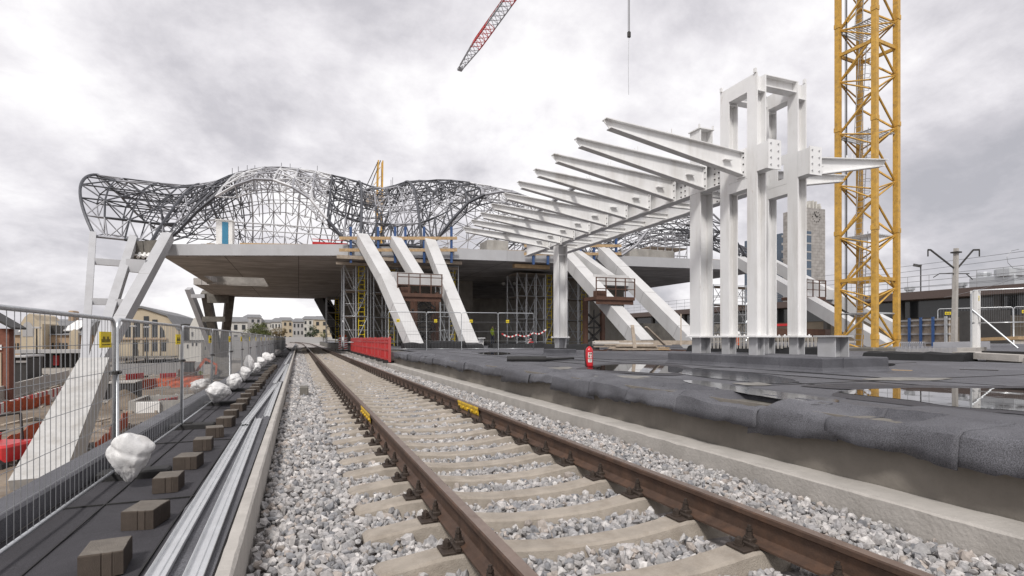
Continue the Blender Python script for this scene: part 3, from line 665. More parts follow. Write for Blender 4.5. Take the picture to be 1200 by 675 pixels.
# rubber feet and white sand sacks hung at the posts
def foot_mb():
    m = MB(); m.cbox(-.28, .42, -.12, .12, 0, .1, .02); m.cbox(-.06, .06, -.06, .06, .1, .125, .01); return m
ft0 = None
import bmesh
def sack_sim(seed, taper, w_, h_):
    """crumpled plastic sack: facetted bag shape whose spare cloth buckles into wrinkles"""
    rng = np.random.default_rng(seed); rr = random.Random(seed); bm = bmesh.new(); bmesh.ops.create_icosphere(bm, subdivisions=5, radius=1.0)
    D_ = np.array([v.co[:] for v in bm.verts]); E_ = np.array([[e.verts[0].index, e.verts[1].index] for e in bm.edges]); T_ = np.array([[v.index for v in f.verts] for f in bm.faces]); bm.free()
    n_ = rng.normal(size=(26, 3)); n_ /= np.linalg.norm(n_, axis=1)[:, None]; pd = rng.uniform(.86, 1.02, 26)
    wob = np.array([noise.noise((p[0]*2.5+seed, p[1]*2.5, p[2]*2.5)) for p in D_])
    dt = D_ @ n_.T; q = np.where(dt > .1, pd/np.maximum(dt, .1), 9.0)
    k_ = np.minimum(1.2, -np.log(np.exp(-q*14).sum(1))/14)*(1+.08*wob)
    ph = np.arctan2(D_[:, 1], D_[:, 0]); k_ = k_*(1+.03*np.sin(11*ph+5*wob)*np.clip(.35-D_[:, 2], 0, 1.3)+.012*np.sin(27*ph+9*wob)*np.clip(.1-D_[:, 2], 0, 1))
    P_ = D_*k_[:, None]
    tp = 1-taper*np.clip(-P_[:, 2]+.1, 0, 1.2)**1.2; P_[:, :2] *= tp[:, None]
    P_ *= np.array([w_, w_*.85, h_])/2
    fold = np.exp(-((P_[:, 2]/h_*2-.3+.3*P_[:, 0]/w_*2)/.10)**2); P_[:, :2] *= (1-.09*fold)[:, None]; f2 = np.exp(-((P_[:, 2]/h_*2+.25-.35*P_[:, 1]/w_*2)/.07)**2); P_[:, :2] *= (1-.035*f2)[:, None]
    sc0 = np.linalg.norm(P_[E_[:, 0]]-P_[E_[:, 1]], axis=1)
    nz = np.array([noise.noise((p[0]*1.7+seed*3, p[1]*1.7, p[2]*1.2)) for p in D_]); ex = np.clip(.12+.3*nz, .02, .3)
    rest = sc0*(1+(ex[E_[:, 0]]+ex[E_[:, 1]])/2)
    deg = np.bincount(E_.ravel(), minlength=len(P_))[:, None].astype(float); A0 = P_.copy()
    jit = np.array([noise.noise_vector((p[0]*7+seed, p[1]*7, p[2]*4))[:] for p in D_])*.05*w_; P_ = P_+jit
    def nb(X_):
        acc = np.zeros_like(X_)
        for k in range(3): acc[:, k] = np.bincount(E_[:, 0], X_[E_[:, 1], k], len(X_))+np.bincount(E_[:, 1], X_[E_[:, 0], k], len(X_))
        return acc/deg
    for it in range(90):
        d_ = P_[E_[:, 1]]-P_[E_[:, 0]]; l_ = np.linalg.norm(d_, axis=1)+1e-9; c_ = (d_*((l_-rest)/l_*.5)[:, None]); acc = np.zeros_like(P_)
        for k in range(3): acc[:, k] = np.bincount(E_[:, 0], c_[:, k], len(P_))-np.bincount(E_[:, 1], c_[:, k], len(P_))
        P_ = P_+acc/deg*1.4
        P_ = P_*.94+nb(P_)*.06                # bending stiffness
        P_ = P_*.97+A0*.03
    P_ = P_*.75+nb(P_)*.25
    lo_ = P_.min(0); P_[:, 2] -= lo_[2]
    return P_, T_
SACKS = [sack_sim(3, .5, 1, 1), sack_sim(8, .12, 1, 1), sack_sim(15, .35, 1, 1)]
def sack_mb(seed, w_=.42, h_=.46):
    P_, T_ = SACKS[seed % 3]; m = MB(); m.add([(x*w_*1.05, y*w_*1.05, z*h_*1.05) for x, y, z in P_.tolist()], [tuple(t) for t in T_.tolist()]); return m.rotz(seed*1.9)
feet_y = [3.74+3.7*k for k in range(0, 14)]
for k, yy in enumerate(feet_y):
    if ft0 is None: o = foot_mb().build('rubber_weight', M_black); ft0 = o
    else: o = ft0.copy(); COL.objects.link(o)
    o.location = (FX+.12, yy, -.555)
    tag(o, ('nearest' if k == 0 else ORD[k]+'nearest')+' black rubber weight under the fence across the walkway', 'rubber weight', 'rubber weights under the fence posts')
bags = [(-1.68, 6.95, .42, .5), (-1.74, 14.4, .56, .42), (-1.8, 18.4, .42, .5), (-1.8, 22, .42, .5), (-1.9, 25.2, .36, .7), (-1.74, 26.6, .45, .5), (-1.72, 29.8, .62, .6), (-1.7, 34.5, .6, .6), (-1.75, 41, .6, .55), (-1.7, 52, .7, .6)]
for k, (x, y, w_, h_) in enumerate(bags):
    m = sack_mb(k+3, w_, h_); o = m.build('sand_sack', M_bag, smooth=True); o.location = (x, y, -.5 if k % 3 != 1 else -.45)
    tag(o, ('nearest' if k == 0 else ORD[k]+'nearest')+' crumpled white sand sack at the foot of the fence', 'sand sack', 'white sacks along the fence')
mb = MB(); mb.cbox(0.02, .2, 12.95, 13.35, -.2, -.02, .02); one(mb, 'offcut_block', M_conc_d, 'small dark block lying on the ballast beside the pale kerb', 'block')
#PART3
# ================================================================== WHITE STEEL CANOPY on the platform
can = thing('platform_canopy', 'unfinished white steel canopy with cantilever ribs and a tall four-column tower', 'canopy', (9, 12, .7))
X1, X2, BZ, BT = 8.73, 9.83, 4.40, 4.95
def column(X, Y, ztop, b, h, stub_z=.70):
    m = MB(); m.hsec((X, Y, 1.10), (X, Y, ztop), b, h, .026, .018, (1, 0, 0))
    for z in (BZ, BT, ztop-.35): m.box(X-h/2+.03, X+h/2-.03, Y-b/2+.006, Y-.012, z-.008, z+.008); m.box(X-h/2+.03, X+h/2-.03, Y+.012, Y+b/2-.006, z-.008, z+.008)
    c_ = m.build('column', M_white, can)
    p = MB(); p.cbox(X-h/2-.07, X+h/2+.07, Y-b/2-.07, Y+b/2+.07, 1.062, 1.098, .004)
    for sx_ in (-1, 1):
        for sy_ in (-1, 1): p.tube((X+sx_*(h/2+.035), Y+sy_*(b/2+.035), 1.05), (X+sx_*(h/2+.035), Y+sy_*(b/2+.035), 1.125), .016, 6)
    p.build('base_plate', M_white, c_)
    s_ = MB(); s_.hsec((X, Y, stub_z), (X, Y, 1.06), b*.82, h*.82, .022, .018, (1, 0, 0)); s_.build('column_stub', M_primer, c_)
    return c_
CY1, CY2, TZ = 8.78, 9.56, 6.40
for X in (X1, X2):
    for Y in (CY1, CY2): column(X, Y, TZ, .26, .25)
column(X1+.06, 10.52, 5.86, .36, .36)
column(X1+.06, 18.0, BZ-.03, .40, .36)
cp = MB(); cp.box(X1-.16, X1+.27, 10.32, 10.72, 5.862, 5.885); cp.box(X1-.16, X1-.13, 10.32, 10.36, 5.885, 5.96); cp.box(X1+.22, X1+.25, 10.32, 10.36, 5.885, 5.96); cp.build('cap_plate', M_white, can)
def ibeam(p, q, hgt, wd, name, par=can, m=M_white, tf=.02):
    k = MB(); k.hsec(p, q, wd, hgt, tf, .014, (0, 0, 1)); return k.build(name, m, par)
# tower head frame and middle frame
def frame_side(X, z0, z1, nm):
    m = MB(); m.box(X-.125, X-.105, CY1+.132, CY2-.132, z0, z1)
    m.box(X-.104, X+.10, CY1+.132, CY2-.132, z0, z0+.018); m.box(X-.104, X+.10, CY1+.132, CY2-.132, z1-.018, z1)
    return m.build(nm, M_white, can)
for X in (X1, X2):
    frame_side(X, 6.10, TZ+.002, 'head_beam'); frame_side(X, 4.12, 4.33, 'tie_beam')
    m = MB()                                            # deep plate with two square openings
    a, b, zz0, zz1 = CY1+.132, CY2-.132, 4.335, 4.97
    m.box(X-.125, X-.105, a, a+.10, zz0, zz1); m.box(X-.125, X-.105, a+.26, b-.1, zz0, zz1)
    m.box(X-.125, X-.105, b-.1, b, zz0, zz1); m.box(X-.125, X-.105, a+.10, a+.26, zz0, zz0+.12); m.box(X-.125, X-.105, a+.1, a+.26, zz1-.2, zz1)
    m.box(X-.104, X+.1, a, b, zz1-.018, zz1); m.build('web_plate', M_white, can)
for Y in (CY1, CY2):
    m = MB(); m.hsec((X1+.13, Y, 6.29), (X2-.13, Y, 6.29), .22, .24, .016, .012, (0, 0, 1)); m.build('cross_beam', M_white, can)
    if Y == CY2: m = MB(); m.hsec((X1+.13, Y, 4.65), (X2-.13, Y, 4.65), .2, .45, .016, .012, (0, 0, 1)); m.build('cross_beam', M_white, can)
m = MB()
for X in (X1-.12, X2+.12):
    for Y in (CY1-.09, CY2+.09): m.box(X-.03, X+.01, Y-.03, Y+.03, TZ+.003, TZ+.09)
m.build('lifting_lug', M_white, can)
def bolts(mb, x, ys, zs, ax):
    for y in ys:
        for z in zs:
            if ax == 'x': mb.tube((x-.02, y, z), (x+.02, y, z), .017, 6)
            else: mb.tube((y, x-.018, z), (y, x+.018, z), .017, 6)
# bolted connection boxes that stick out of the tower towards the camera
for X in (X1, X2):
    m = MB(); y0 = CY1-.135
    m.box(X-.13, X-.112, y0-.27, y0-.002, 4.40, 4.93); m.box(X-.111, X+.09, y0-.27, y0-.002, 4.40, 4.42); m.box(X+.0, X+.018, y0-.27, y0-.002, 4.421, 4.93)
    m.box(X-.13, X+.2, y0-.296, y0-.272, 4.38, 4.96); bx = m.build('splice_box', M_white, can)
    k = MB(); bolts(k, y0-.296, (X-.07, X+.12), (4.46, 4.6, 4.74, 4.88), 'y'); k.build('bolt', M_primer, bx)
# two longitudinal beams
for X, e0 in ((X1, 21.0), (X2, 20.6)):
    m = MB(); ya = CY2+.14
    m.box(X-.01, X+.01, ya, e0, BZ+.02, BT-.02); m.box(X-.13, X+.13, ya, e0, BZ, BZ+.02); m.box(X-.13, X+.13, ya, e0, BT-.02, BT)
    bm = m.build('main_beam', M_white, can)
    k = MB(); bolts(k, X-.012, (9.85, 9.98, 11.0, 11.15), (4.48, 4.6, 4.72, 4.84), 'x'); k.build('bolt', M_dark, bm)
for i, Y in enumerate([10.8, 12.0, 13.2, 14.3, 15.4, 16.5, 17.6, 18.7, 19.8, 20.5]):
    m = MB(); m.hsec((X1+.012, Y, BZ+.12), (X2-.012, Y, BZ+.12), .1, .14, .01, .008, (0, 0, 1)); m.build('cross_tie', M_white, can)
def rib(Y, x_root, x_tip, zr0, zr1, zt0, zt1):
    m = MB(); d = 1 if x_tip > x_root else -1
    hx = x_tip-d*.10
    web = [(x_root, Y-.007, zr0), (hx, Y-.007, zt0), (x_tip, Y-.007, zt1-.05), (x_tip, Y-.007, zt1), (x_root, Y-.007, zr1)]
    m.prism(web, (0, .014, 0))
    m.bar((x_root, Y, zr1+.010), (x_tip, Y, zt1+.010), .17, .018); m.bar((x_root, Y, zr0-.010), (hx, Y, zt0-.010), .17, .018)
    m.box(min(x_root, x_root+d*.02), max(x_root, x_root+d*.02), Y-.12, Y+.12, zr0-.06, zr1+.05)
    m.box(min(x_root+d*.3, x_root+d*.5), max(x_root+d*.3, x_root+d*.5), Y-.09, Y-.0075, zr0+.3*(zr1-zr0)+.12, zr0+.3*(zr1-zr0)+.132)
    o = m.build('rib', M_white, can)
    k = MB(); bolts(k, x_root+d*.012, (Y-.085, Y+.085), (zr0+.04, zr0+.2, zr0+.34, zr1-.02), 'x'); k.build('bolt', M_dark, o)
    lug = MB(); xm = x_root+(x_tip-x_root)*.55; zm = zr1+(zt1-zr1)*.55
    lug.box(xm-.006, xm+.006, Y-.07, Y-.055, zm+.02, zm+.12); lug.build('lug', M_white, o); lug = MB(); lug.box(xm-.006, xm+.006, Y+.055, Y+.07, zm+.02, zm+.12); lug.build('lug', M_white, o)
RY = [9.07, 10.22, 11.33, 12.36, 13.45, 14.5, 15.58, 16.63, 17.62, 18.6]
RZ = [5.13, 5.16, 5.17, 5.13, 5.12, 5.07, 5.02, 4.98, 4.95, 4.89]
for i, (Y, z) in enumerate(zip(RY, RZ)):
    xr = X1-.135 if i else X1-.127; rd = (5.15-z)*.8
    rib(Y, xr, 5.34, 4.44-rd*.3, 4.90-rd, z-.14, z)
for Y, zz_ in ((8.74, 5.08), (9.75, 5.0)): rib(Y, X2+.13, 12.45, 4.47, 4.84, zz_-.13, zz_)
m = MB()
for i in range(3, 9): m.bar((6.85, RY[i]+.01, RZ[i]-.075), (6.85, RY[i+1]-.01, RZ[i+1]-.075), .12, .05)
m.build('purlin', M_lat_m, can)
# felt covered plinths
def plinth(x0, x1, y0, y1, z1, lbl, name='plinth'):
    m = MB(); c = .02; v = []
    for (g, z) in ((.06, .447), (.02, .48), (.0, .53), (0, z1-c), (-c, z1)):
        for x, y in ((x0-g, y0-g), (x1+g, y0-g), (x1+g, y1+g), (x0-g, y1+g)): v.append((x, y, z))
    m.add(v, [(r*4+i, r*4+(i+1) % 4, r*4+4+(i+1) % 4, r*4+4+i) for r in range(4) for i in range(4)]+[(16, 17, 18, 19)])
    n_ = max(1, int((y1-y0)/.75))
    for i in range(1, n_):
        y = y0+(y1-y0)*i/n_+random.uniform(-.1, .1); m.bar((x0-.004, y, .5), (x0-.004, y, z1-.01), .02, .012, (1, 0, 0))
    m.bar((x0+.5, y0-.004, .5), (x0+.5, y0-.004, z1-.01), .012, .008, (0, 1, 0))
    return one(m, name, M_mem, lbl, 'plinth')
plinth(8.36, 10.0, 6.95, 11.2, .70, 'long felt-covered plinth under the canopy tower columns')
plinth(8.35, 9.2, 17.55, 18.5, .66, 'small felt-covered plinth under the far canopy column')
st = thing('column_stub', 'short grey steel column stub with top plate beside the yellow crane mast', 'column stub', (9.25, 7.5, .7))
m = MB(); m.hsec((9.2, 7.42, .70), (9.2, 7.42, 1.06), .36, .36, .024, .02, (1, 0, 0)); m.build('stub', M_primer, st)
m = MB(); m.cbox(8.96, 9.44, 7.19, 7.65, 1.062, 1.09, .004); m.build('top_plate', M_primer, st)
ws = thing('column_stub', 'small white steel stub standing at the far left end of the platform', 'column stub', (0, 0, 0))
p = at_z(563, 408, .45); m = MB(); m.hsec((p.x, p.y, .45), (p.x, p.y, 1.05), .3, .3, .02, .016, (1, 0, 0)); m.build('stub', M_white, ws)
m = MB(); m.cbox(p.x-.24, p.x+.24, p.y-.24, p.y+.24, 1.052, 1.09, .005); m.build('top_plate', M_white, ws)

# ================================================================== YELLOW TOWER CRANE
crane = thing('tower_crane', 'yellow lattice mast of a tower crane with inner ladders', 'tower crane', (26.5, 19.5, .45))
s_, A_ = 1.8, R(6)
def cc(i, j, z, k=1.0):
    x, y = i*s_/2*k, j*s_/2*k
    return Vector((26.5+x*math.cos(A_)-y*math.sin(A_), 19.5+x*math.sin(A_)+y*math.cos(A_), z))
CORN = [(-1, -1), (1, -1), (1, 1), (-1, 1)]
ZT = 33.0; BAY = 2.62; PH = [1.2, 1.2, 1.2, 1.2]
for ij in CORN:
    m = MB(); m.bar(cc(*ij, .45), cc(*ij, ZT), .235, .235, (math.cos(A_), math.sin(A_), 0))
    z = 1.0
    while z < ZT:
        m.bar(cc(*ij, z), cc(*ij, z+.22), .275, .275, (math.cos(A_), math.sin(A_), 0)); z += BAY*2
    m.build('mast_leg', M_yel, crane)
for k in range(4):
    a, b = CORN[k], CORN[(k+1) % 4]; m = MB(); z = .9
    rev = k in (0, 2)
    if rev: a, b = b, a
    while z < ZT-BAY:
        m.tube(cc(*a, z, .96), cc(*b, z+1.6, .96), .058, 6); m.tube(cc(*b, z+1.6, .96), cc(*a, z+BAY, .96), .04, 6)
        m.tube(cc(*a, z+.02, .97), cc(*b, z-.55, .97), .04, 6)
        z += BAY
    m.build('bracing', M_yel, crane)
for z in (3.95, 15.35):
    m = MB()
    for k in range(4): m.bar(cc(*CORN[k], z, .98), cc(*CORN[(k+1) % 4], z, .98), .1, .16)
    m.build('mast_ring', M_yel, crane)
for z in (2.3, 6.1, 11.15, 16.5, 21.9, 27):
    m = MB()
    for t_ in np.linspace(-.9, .9, 14):
        m.bar(cc(-.98, t_, z), cc(.95, t_, z), .03, .035)
    m.bar(cc(-.98, -.95, z-.03), cc(.95, -.95, z-.03), .05, .06); m.bar(cc(-.98, .9, z-.03), cc(.95, .9, z-.03), .05, .06)
    m.bar(cc(-.9, -.95, z), cc(-.9, .9, z), .1, .03); m.build('landing', M_galv, crane)
for n_, (z0, z1) in enumerate([(.5, 6.4), (6.1, 11.6), (11.15, 17), (16.5, 22.4), (21.9, 27.5)]):
    m = MB(); i0, i1 = (-.5, .1) if n_ % 2 == 0 else (-.45, .15)
    for dj in (-.15, .15): m.tube(cc(i0, .2+dj*1.3, z0), cc(i1, .2+dj*1.3, z1), .022, 6)
    for t_ in np.linspace(.03, .97, 20):
        p_ = i0+(i1-i0)*t_; m.tube(cc(p_, .2-.195, z0+(z1-z0)*t_), cc(p_, .2+.195, z0+(z1-z0)*t_), .014, 5)
    for t_ in np.linspace(.42, .98, 6):
        p_ = i0+(i1-i0)*t_; z = z0+(z1-z0)*t_
        m.pipe([cc(p_, 0, z), cc(p_+.35, -.1, z), cc(p_+.75, .2, z), cc(p_+.35, .5, z), cc(p_, .4, z)], .012, 4)
    for q_ in ((.35, -.1), (.75, .2), (.35, .5)):
        ta, tb = .42, .98; m.tube(cc(i0+(i1-i0)*ta+q_[0], q_[1], z0+(z1-z0)*ta), cc(i0+(i1-i0)*tb+q_[0], q_[1], z0+(z1-z0)*tb), .012, 4)
    m.build('ladder', M_galv, crane)
m = MB(); m.tube(cc(-.86, .6, .5), cc(-.86, .6, ZT), .03, 6); m.tube(cc(-.8, .72, .5), cc(-.8, .72, ZT), .018, 6); m.build('cable_run', M_dark, crane)
m = MB(); m.cbox(25.2, 27.8, 18.2, 20.8, .446, .62, .05); m.build('base_frame', M_conc_d, crane)
# jib (above the picture) that carries the hoist rope
m = MB(); tip = at_d(737, 0, 22); tip.z = ZT+1
p0 = Vector((26.5, 19.5, ZT+1)); dr = (tip-p0); dr.z = 0; L_ = dr.length+4; dr.normalize(); sd = Vector((-dr.y, dr.x, 0))
for o_ in (sd*.7, -sd*.7, Vector((0, 0, 1.5))): m.bar(p0-dr*10+o_, p0+dr*L_+o_, .14, .14)
k = -10.0
while k < L_-1.6:
    for a_ in (sd*.7, -sd*.7): m.tube(p0+dr*k+a_, p0+dr*(k+.8)+Vector((0, 0, 1.5)), .04, 5); m.tube(p0+dr*(k+.8)+Vector((0, 0, 1.5)), p0+dr*(k+1.6)+a_, .04, 5)
    k += 1.6
m.build('jib', M_yel, crane)
rope = thing('hoist_rope', 'thin crane hoist rope hanging into the top of the picture', 'crane rope', (tip.x, tip.y, 10))
zb1 = at_d(737, 40, 22).z; zb2 = at_d(735, 111, 22).z
m = MB(); m.tube((tip.x-.03, tip.y, zb1), (tip.x-.03, tip.y, ZT+1), .012, 6); m.tube((tip.x+.03, tip.y, zb1), (tip.x+.01, tip.y, ZT+1), .012, 6); m.build('rope', M_dark, rope)
m = MB(); m.cbox(tip.x-.06, tip.x+.07, tip.y-.05, tip.y+.05, zb1-.12, zb1+.1, .02); m.build('hook_block', M_dark, rope)
m = MB(); m.pipe([(tip.x, tip.y, zb1-.1), (tip.x-.03, tip.y, (zb1+zb2)/2), (tip.x-.01, tip.y, zb2)], .009, 5); m.build('sling', M_wire, rope)
# red and white jib of another crane, high behind
jb = thing('crane_jib', 'red and white lattice jib of a distant crane reaching in at the top', 'crane jib', at_d(539, 82, 70))
a = at_d(540, 80, 70); b = at_d(625, -38, 58); m = MB(); m2 = MB(); d_ = (b-a); Ln = d_.length; d_.normalize()
sd = d_.cross(Vector((0, 0, 1))).normalized()*.62; up_ = sd.cross(d_).normalized()*1.15
n_ = 22
def J(t_, k):
    w_ = .45+.55*min(1, t_*4); return a+d_*Ln*t_+(sd*w_ if k == 0 else -sd*w_ if k == 1 else up_*w_)
for k in range(3):
    for i in range(n_):
        m.cur = 0 if (i//5) % 2 == 1 or k == 2 and i > 5 else 1; m.tube(J(i/n_, k), J((i+1)/n_, k), .075 if k < 2 else .09, 5)
for i in range(n_):
    m.cur = 0 if (i//5) % 2 == 1 else 1; q_ = m
    q_.tube(J(i/n_, 0), J((i+1)/n_, 1), .04, 5)
    for k in (0, 1): q_.tube(J(i/n_, k), J((i+.5)/n_, 2), .04, 5); q_.tube(J((i+.5)/n_, 2), J((i+1)/n_, k), .04, 5)
m.build('lattice', [M_red, M_lat_m], jb)
m = MB(); m.bar(a-d_*.15-sd*.5, a-d_*.15+sd*.5, .25, .5, d_); m.build('tip_plate', M_lat_m, jb)

# ================================================================== STATION over the tracks
stn = thing('station_building', 'unfinished station hall over the track with a wavy steel lattice roof', 'station', (0, 46, .45))
YF = [(-14.5, 47.2), (-9, 46.2), (3.4, 41.5), (15, 40), (25, 39.2), (36, 38), (44, 38)]
def yf(x):
    for (xa, ya), (xb, yb) in zip(YF, YF[1:]):
        if x <= xb: return ya+(yb-ya)*max(0, (x-xa))/(xb-xa) if x > xa else ya
    return YF[-1][1]
ZD0, ZD = 7.0, 7.75
m = MB(); xs = [-9.2, -8.4, -3.2, 3.4, 9, 15, 20, 25, 30, 38.5]
for x0, x1 in zip(xs, xs[1:]):
    y0, y1 = yf(x0)+.35, yf(x1)+.35
    l0 = x0 if x0 > -9.2 else x0
    yb = 59.2
    m.prism([(x0, y0, ZD0), (x1, y1, ZD0), (x1, yb, ZD0), (x0, yb, ZD0)], (0, 0, ZD-.02-ZD0))
    if x0 != -8.4: m.box(x0, x1, yb, 69.5, ZD0, ZD-.02)
    m.box(x0-(1.6 if x0 == -9.2 else 0), x1, 69.5, 88, ZD0, ZD-.02)
m.build('deck', [M_soffit], stn)
m = MB()
for (xa, ya), (xb, yb) in zip([(-9.2, yf(-9.2))]+YF[2:], YF[2:]):
    xb = min(xb, 38.6)
    m.bar((xa, ya+.15, (ZD0+ZD)/2+.05), (xb, yb+.15, (ZD0+ZD)/2+.05), .36, ZD-ZD0+.06)
m.build('fascia', M_leg, stn)
m = MB(); m.box(-8.4, -3.2, 59.21, 59.6, 7.0, 9.0); m.box(-8.4, -3.2, 69.1, 69.49, 7.0, 9.0); m.box(-8.8, -8.41, 59.2, 69.5, 7.78, 9.0); m.box(-3.19, -2.8, 59.2, 69.5, 7.78, 9.0)
m.bar((-9, 66, 6.9), (-3, 65.4, 6.9), .3, .2); m.build('opening_wall', M_conc_l, stn)
m = MB()                                              # rubble, rust streaks and boards along the deck edge
for i in range(90):
    x = random.uniform(-8.5, 36); y = yf(x)+random.uniform(.3, 1.0); h = random.uniform(.06, .22); m.bar((x, y, ZD+h/2), (x+random.uniform(.3, 1.6), y+random.uniform(-.1, .1), ZD+h/2), random.uniform(.1, .3), h)
m.build('edge_boards', M_wood2, stn)
# supporting legs
def leg(p, q, w_, h_, name='leg', mm=None, up=(0, 0, 1), w2=None, h2=None):
    k = MB(); k.bar(p, q, w_, h_, up, w2, h2); return k.build(name, mm or M_leg, stn)
F0 = at_z(46, 578, -5); K0 = at_Y(112, 430, 36.2); T0 = at_Y(197, 277, yf(-9)-.2)
leg(F0, K0, 1.7, 1.45, 'leg_foot', M_wrap, w2=1.3, h2=1.15)
KA = at_Y(124, 420, 36.6); leg(K0.lerp(KA, .1), T0, .66, .66)
TM = at_Y(157, 279, 47); KM = at_Y(107, 436, 35.6); leg(KM, TM, .5, .52)
TL = at_Y(109, 274, 47); KL = at_Y(98, 438, 35.6); leg(KL, TL, .38, .38)
def ptie(P1, Q1, P2, Q2, y1, y2, w_, h_, ins=.3):
    a_, b_ = on_line(P1, Q1, y1), on_line(P2, Q2, y2); d_ = (b_-a_).normalized(); leg(a_+d_*ins, b_-d_*ins, w_, h_, 'leg_tie')
ptie(KL, TL, KM, TM, 306, 309, .36, .42, .2); ptie(KM, TM, KA, T0, 311, 313, .6, .85, .3)
ptie(KL, TL, KM, TM, 353, 354, .34, .4, .2); ptie(KM, TM, KA, T0, 355, 355, .4, .45, .25)
m = MB(); a_ = at_Y(152, 296, 46.5); b_ = at_Y(188, 294, 46.2); mid = a_.lerp(b_, .5); m.bar(a_, mid-Vector((.02, 0, 0)), .4, 1.5); m.bar(mid+Vector((.02, 0, 0)), b_, .4, 1.5); m.build('concrete_panel', M_conc_d, stn)
m = MB()
for px_ in (163, 169, 174): p = at_Y(px_, 299, 46); m.tube(p-Vector((.0, .3, .2)), p+Vector((0, .3, .2)), .12, 6); m.tube(p-Vector((.5, 0, 0)), p+Vector((.3, 0, 0)), .06, 6)
m.build('pipe_clamp', M_whp, stn)
# far left V-shaped support
Fv = at_z(258, 446, -5); Kv = at_Y(258, 421, Fv.y+2)
leg(Fv, Kv, 2.5, 2.2, 'leg_foot', M_conc_d, w2=2.3, h2=2.0)
for px_, py_, w_ in ((221, 338, .9), (241, 342, 1.3), (270, 342, 1.3)):
    leg(Kv+Vector(((px_-250)*.015, 0, -.3)), at_Y(px_, py_, 86), w_*.8, w_*.8, mm=M_conc_d if px_ > 230 else M_leg)
a_, b_ = at_Y(243, 349, 85), at_Y(268, 349, 85); leg(a_, b_, .8, 1.4, 'leg_tie', M_conc_d)
a_, b_ = at_Y(224, 347, 85.5), at_Y(240, 347, 85.5); leg(a_, b_, .5, .5, 'leg_tie')
a_, b_ = at_Y(237, 374, 84), at_Y(264, 374, 84); leg(a_, b_, .6, .7, 'leg_tie', M_conc_d)
# centre group
B1f, B1k, B1t = at_Y(487, 408, 31.2), at_Y(451, 326, 35.5), at_Y(424, 279, yf(4)-.1)
B3f, B3t = at_Y(552, 407, 31.2), at_Y(503, 284, yf(9)-.1)
M_weld = mat('weld_band', (.42, .415, .41), .6, var=.15)
def bands(P_, Q_, w_, h_, fs):
    for f_ in fs: a_ = P_.lerp(Q_, f_); d_ = (Q_-P_).normalized()*.025; leg(a_-d_, a_+d_, w_+.02, h_+.02, 'weld_seam', M_weld)
bands(B1f, B1k, .8, .72, (.12, .55)); bands(B3f, B3t, .8, .72, (.1, .36, .7)); bands(K0.lerp(KA, .1), T0, .66, .66, (.3, .62))
leg(B1f, B1k, .8, .72, mm=M_legw); leg(B1k+(B1f-B1k)*.02, B1t, .8, .72, mm=M_legw); leg(B3f, B3t, .8, .72, mm=M_legw)
a_, b_ = B1k, on_line(B3f, B3t, 329); d_ = (b_-a_).normalized(); leg(a_+d_*.3, b_-d_*.4, .9, .75, 'leg_tie', M_legw)
c_ = a_.lerp(b_, .55); leg(c_, at_Y(463, 282, yf(7)-.1), .75, .7, mm=M_legw)
# right group
C1f, C1t = at_Y(756, 405, 28.5), at_Y(660, 297, yf(20)-.1); C3f, C3t = at_Y(815, 405, 28), at_Y(706, 296, yf(24)-.1)
bands(C1f, C1t, .92, .85, (.12, .45, .75)); bands(C3f, C3t, .95, .88, (.12, .45, .75))
leg(C1f, C1t, .92, .85, mm=M_legw); leg(C3f, C3t, .95, .88, mm=M_legw)
a_, b_ = on_line(C1f, C1t, 328), on_line(C3f, C3t, 330); d_ = (b_-a_).normalized(); leg(a_+d_*.4, b_-d_*.4, .9, .75, 'leg_tie', M_legw)
leg(a_.lerp(b_, .55), at_Y(673, 297, yf(22)+.1), .8, .75, mm=M_legw)
D1f, D1t = at_Y(1075, 428, 22), at_Y(866, 306, yf(35)); D3f, D3t = at_Y(1130, 428, 23.5), at_Y(898, 306, yf(38)-.2)
leg(D1f, D1t, .9, .85, mm=M_legw); leg(D3f, D3t, .9, .85, mm=M_legw)
a_, b_ = on_line(D1f, D1t, 345), on_line(D3f, D3t, 346); leg(a_, b_, .9, .75, 'leg_tie', M_legw)
# walls under the deck
M_core = mat('core_concrete', (.3, .275, .24), .85, var=.2, vscale=1, dirt=(.17, .15, .13), dscale=.6, damt=.7, streak=4)
m = MB(); m.box(11.2, 16.8, 55, 62, .45, 6.98); m.build('core_wall', M_core, stn)
m = MB(); m.box(22, 31.8, 50, 56, .45, 6.98); m.build('core_wall', M_core, stn)
m = MB(); m.box(5.7, 48, 78, 78.6, .45, 6.98); m.build('rear_wall', M_core, stn); m = MB(); m.box(40, 58, 60, 60.5, .45, 3.0); m.build('rear_wall', M_conc_d, stn)
m = MB()
for px_ in (590, 603, 612, 738): p = at_Y(px_, 332+random.uniform(-1, 3), 49.9 if px_ > 700 else 54.9); m.ball(p, .22)
m.build('wall_lamp', M_whp, stn)
leg(at_Y(376, 348, 87), at_Y(400, 392, 84), 1.6, 1.4, mm=M_dark); leg(at_Y(398, 349, 87), at_Y(394, 395, 84), 1.2, 1.2, mm=M_dark)

